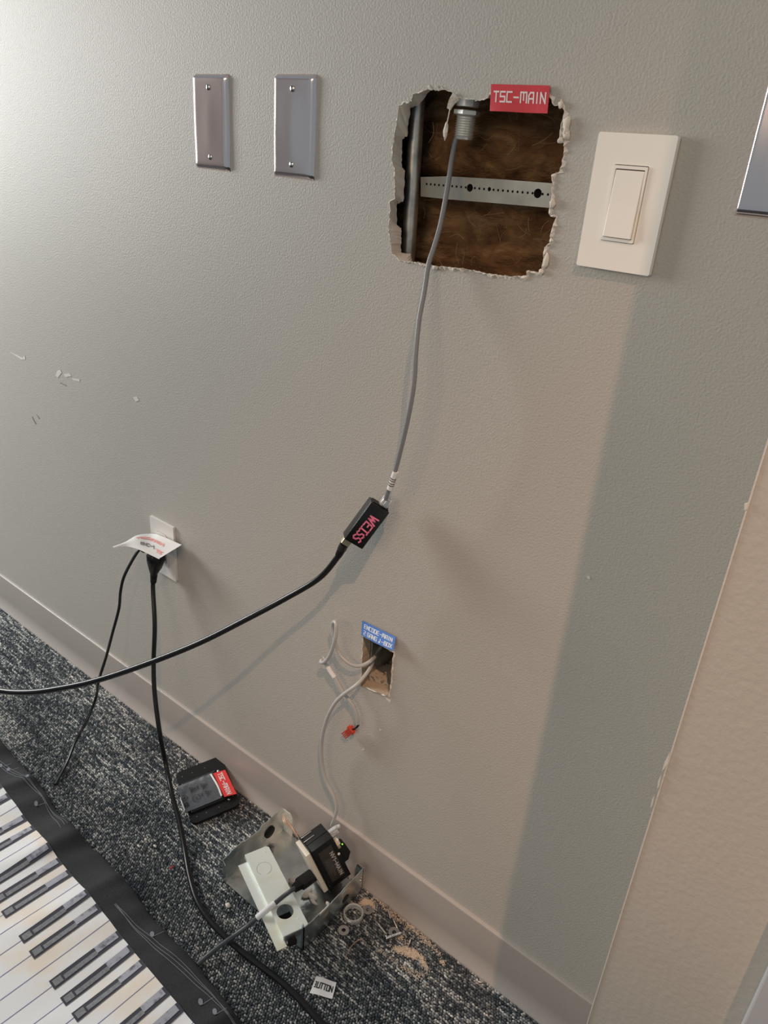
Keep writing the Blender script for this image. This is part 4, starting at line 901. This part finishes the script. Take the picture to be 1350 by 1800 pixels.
# sawdust and gypsum dust
poly_d = [[[-0.5062,-0.0447],[-0.5066,-0.0335],[-0.4955,-0.0250],[-0.4827,-0.0352],[-0.4891,-0.0409],[-0.4980,-0.0437]],[[-0.4233,-0.0715],[-0.4153,-0.0656],[-0.3992,-0.0595],[-0.4040,-0.0477],[-0.3881,-0.0497],[-0.3689,-0.0509],[-0.3563,-0.0574],[-0.3469,-0.0622],[-0.3643,-0.0601],[-0.3882,-0.0633],[-0.4036,-0.0700]],[[-0.4207,-0.0532],[-0.4164,-0.0424],[-0.4123,-0.0504]],[[-0.4896,-0.0184],[-0.4744,-0.0178],[-0.4424,-0.0196],[-0.4108,-0.0162],[-0.3795,-0.0193],[-0.3474,-0.0277],[-0.3433,-0.0307],[-0.3804,-0.0294],[-0.4153,-0.0272],[-0.4441,-0.0285],[-0.4723,-0.0261]],[[-0.4569,-0.0825],[-0.3924,-0.0846],[-0.3444,-0.0685],[-0.3527,-0.0841],[-0.4292,-0.0903]],[[-0.3488,-0.0400],[-0.3392,-0.0338],[-0.3364,-0.0379]]]
def inside(p, poly):
    r = False; j = len(poly) - 1
    for i in range(len(poly)):
        if (poly[i][1] > p[1]) != (poly[j][1] > p[1]) and p[0] < (poly[j][0] - poly[i][0]) * (p[1] - poly[i][1]) / (poly[j][1] - poly[i][1] + 1e-12) + poly[i][0]: r = not r
        j = i
    return r
rnd = random.Random(21); dm = MB()
def grain(x, y, z, r):
    q = [V3((x + r * rnd.uniform(.5, 1.3) * math.cos(a), y + r * rnd.uniform(.5, 1.3) * math.sin(a), z)) for a in (0.3, 2.4, 4.4)]
    dm.add(q + [V3((x, y, z + r * rnd.uniform(.4, .9)))], [(0, 1, 3), (1, 2, 3), (2, 0, 3)])
for poly, cnt in zip(poly_d, (900, 1700, 90, 700, 300, 70)):
    xs = [p[0] for p in poly]; ys = [p[1] for p in poly]; k = 0; g = 0
    while k < cnt and g < 60000:
        g += 1; x, y = rnd.uniform(min(xs), max(xs)), rnd.uniform(min(ys), max(ys))
        if inside((x, y), poly) and noise.noise(V3((x * 90, y * 90, 2))) + .35 * rnd.random() > -.12:
            x += rnd.gauss(0, .0022); y = min(-.0185, y + rnd.gauss(0, .0018)); grain(x, y, .0032 + rnd.random() * .0016, rnd.uniform(.0005, .0014)); k += 1
for k in range(500): grain(rnd.gauss(-.47, .06), min(-.02, rnd.gauss(-.075, .05)), .0042, rnd.uniform(.0004, .0010))
o = dm.build('sawdust', 'sawdust', None, None, fix=False); o['kind'] = 'stuff'; tag(o, 'tan sawdust and plaster dust spilled on the carpet along the baseboard', 'dust')

# small white paper tag on the carpet
bq = quad_at([(-0.4649,-0.2118,0.0075),(-0.4336,-0.1956,0.0075),(-0.4453,-0.1729,0.0080),(-0.4749,-0.1871,0.0085)], lambda u, v: .0014 * math.sin(u * 5.5) * (.5 + .5 * v))
tape('paper_tag', 'small white paper tag with black letters UTTON on the carpet', 'label', bq, (0, 1), (0, 1), 'white_label',
     lambda t, at: (fit_text(t, 'UTTON', at, .20, .90, .34, .72, .17, .30, 1.35), lettering(t, '|', lambda u, v: at((.09 + u) / 1.35 + .02, .36 + v), .2, .34, 0, .065)), 'ink')

# ------------------------------------------------------------------ keyboard cloth
KO = V3((-1.3, -.258, 0)); ang = math.radians(-3.4); KU = V3((math.cos(ang), math.sin(ang), 0)); KV = V3((KU.y, -KU.x, 0))   # KV points into the room
def edge_off(u): return .010 * noise.noise(V3((u * 5.5, 2.0, 0))) + .003 * noise.noise(V3((u * 19, 7.0, 0)))
def ch(u, v):
    fold = noise.noise(V3((u * 9 + v * 2.2, v * 2.5, 4.0)))
    rip = noise.noise(V3((u * 26 + v * 9, v * 4, 1.0)))
    k = math.exp(-max(0, v) / .09)
    z = .0125 + .0125 * fold * (.25 + .75 * k) + .0060 * rip * k + .012 * math.exp(-(noise.noise(V3((u * 6.5 + v * 2.2, 3 + v * 1.2, 8.0))) / .14) ** 2) * k
    e = min(1, max(0, v) / .018)
    return max(.0052, z) * (.55 + .45 * math.sqrt(1 - (1 - e) ** 2)) + .0004
def KP(u, v, d=0):
    return KO + KU * u + KV * (v + edge_off(u) * max(0, 1 - max(v, 0) / .045)) + V3((0, 0, ch(u, v) + d))
kc = thing('keyboard_cloth', 'black cloth printed with piano keys lying on the carpet in the lower left', 'cloth', KO + KU * .6 + KV * .2)
nu, nv = 420, 70; U0, U1, V1 = -.5, 1.15, .46; vs = []
for j in range(nv + 1):
    for i in range(nu + 1):
        u = U0 + (U1 - U0) * i / nu; v = V1 * (j / nv) ** 1.5
        vs.append(KP(u, v))
row = nu + 1; N0 = len(vs)
vs += [KP(U0 + (U1 - U0) * i / nu, 0) - V3((0, 0, .0038)) + KV * .006 for i in range(nu + 1)]
fs = [(j * row + i, (j + 1) * row + i, (j + 1) * row + i + 1, j * row + i + 1) for j in range(nv) for i in range(nu)] + [(i, i + 1, N0 + i + 1, N0 + i) for i in range(nu)]
MB().add(vs, fs).build('cloth', 'cloth', kc, 180, fix=False)
kv0 = .0545                 # keys begin behind the black border
okt = .2275; wk = okt / 7   # one printed octave
uk0 = 0.5525
# uk0 is the centre of the first black key of a group of three; that key sits on a white boundary
def strip(mb, u0, u1, v0, v1, d, nseg=14, taper=0.0):
    P = []
    for j in range(nseg + 1):
        v = v0 + (v1 - v0) * j / nseg
        for k in range(4): P.append(KP(u0 + (u1 - u0) * k / 3, v, d))
    mb.add(P, [(j * 4 + k, (j + 1) * 4 + k, (j + 1) * 4 + k + 1, j * 4 + k + 1) for j in range(nseg) for k in range(3)])
M_w = .0009
first = uk0 - wk
ku_lo, ku_hi = -.5, 1.15
k = -40
lines = MB()
while True:
    u0 = first + k * wk
    if u0 > ku_hi - wk: break
    if u0 > ku_lo:
        m_ = MB(); strip(m_, u0 + .0004, u0 + wk - .0004, kv0, .262, .0013, 30); m_.build('white_key', 'print_white', kc, 180, fix=False)
        strip(lines, u0 - .0005, u0 + .0005, kv0, .262, .0017, 30)
    k += 1
lines.build('key_lines', 'print_line', kc, 180, fix=False)
bl_ = .112
for o8 in range(-4, 4):
    for c_ in (0.0, 1.0, 2.0, 4.0, 5.0):
        off = {0.0: -.001, 1.0: 0.0, 2.0: .001, 4.0: -.001, 5.0: .001}[c_]
        uc = uk0 + o8 * okt + c_ * wk + off
        if not ku_lo + .03 < uc < ku_hi - .03: continue
        w = .0088
        a = MB(); strip(a, uc - w, uc + w, kv0 - .0005, kv0 + bl_, .0021, 14); bkk = a.build('black_key', 'print_dark', kc, 180, fix=False)
        a = MB(); strip(a, uc - w * .25, uc + w * .62, kv0 + .040, kv0 + bl_ - .019, .0027, 8); a.build('key_top', 'print_mid', bkk, 180, fix=False)
        a = MB(); strip(a, uc - w * .95, uc + w * .35, kv0 + .004, kv0 + .040, .0027, 6); a.build('key_sheen', 'print_light', bkk, 180, fix=False)
        a = MB(); strip(a, uc - w * .62, uc + w * .62, kv0 + bl_ - .016, kv0 + bl_ - .003, .0027, 3); a.build('key_tip', 'print_mid', bkk, 180, fix=False)
# stave lines and notes printed on the border
for a_, b_, ph in ((-.1, .30, 0.0), (.50, 1.05, 1.3)):
    sm = MB()
    for q in range(3):
        for i in range(60):
            u = a_ + (b_ - a_) * i / 60; u2 = a_ + (b_ - a_) * (i + 1) / 60
            def vv(x): return .020 + .013 * math.sin((x - a_) / (b_ - a_) * math.pi * 1.6 + ph + q * .55) + q * .002
            va, vb = max(.001, vv(u)), max(.001, vv(u2))
            sm.add([KP(u, va, .0009), KP(u2, vb, .0009), KP(u2, vb + .0007, .0009), KP(u, va + .0007, .0009)], [(0, 3, 2, 1)])
    for (fu, fv) in ((.16, .020), (.42, .030), (.47, .024), (.62, .012), (.78, .026)):
        u = a_ + (b_ - a_) * fu; cpts = [KP(u + .0050 * math.cos(t) , fv + .0034 * math.sin(t) + .001 * math.cos(t), .0012) for t in [2 * math.pi * i / 14 for i in range(14)]]
        sm.add(cpts, [tuple(range(14))[::-1]])
        sm.add([KP(u + .0046, fv, .0012), KP(u + .0054, fv, .0012), KP(u + .009, max(.001, fv - .016), .0012), KP(u + .0082, max(.001, fv - .016), .0012)], [(0, 1, 2, 3)])
    sm.build('stave_print', 'print_stave', kc, None, fix=False)
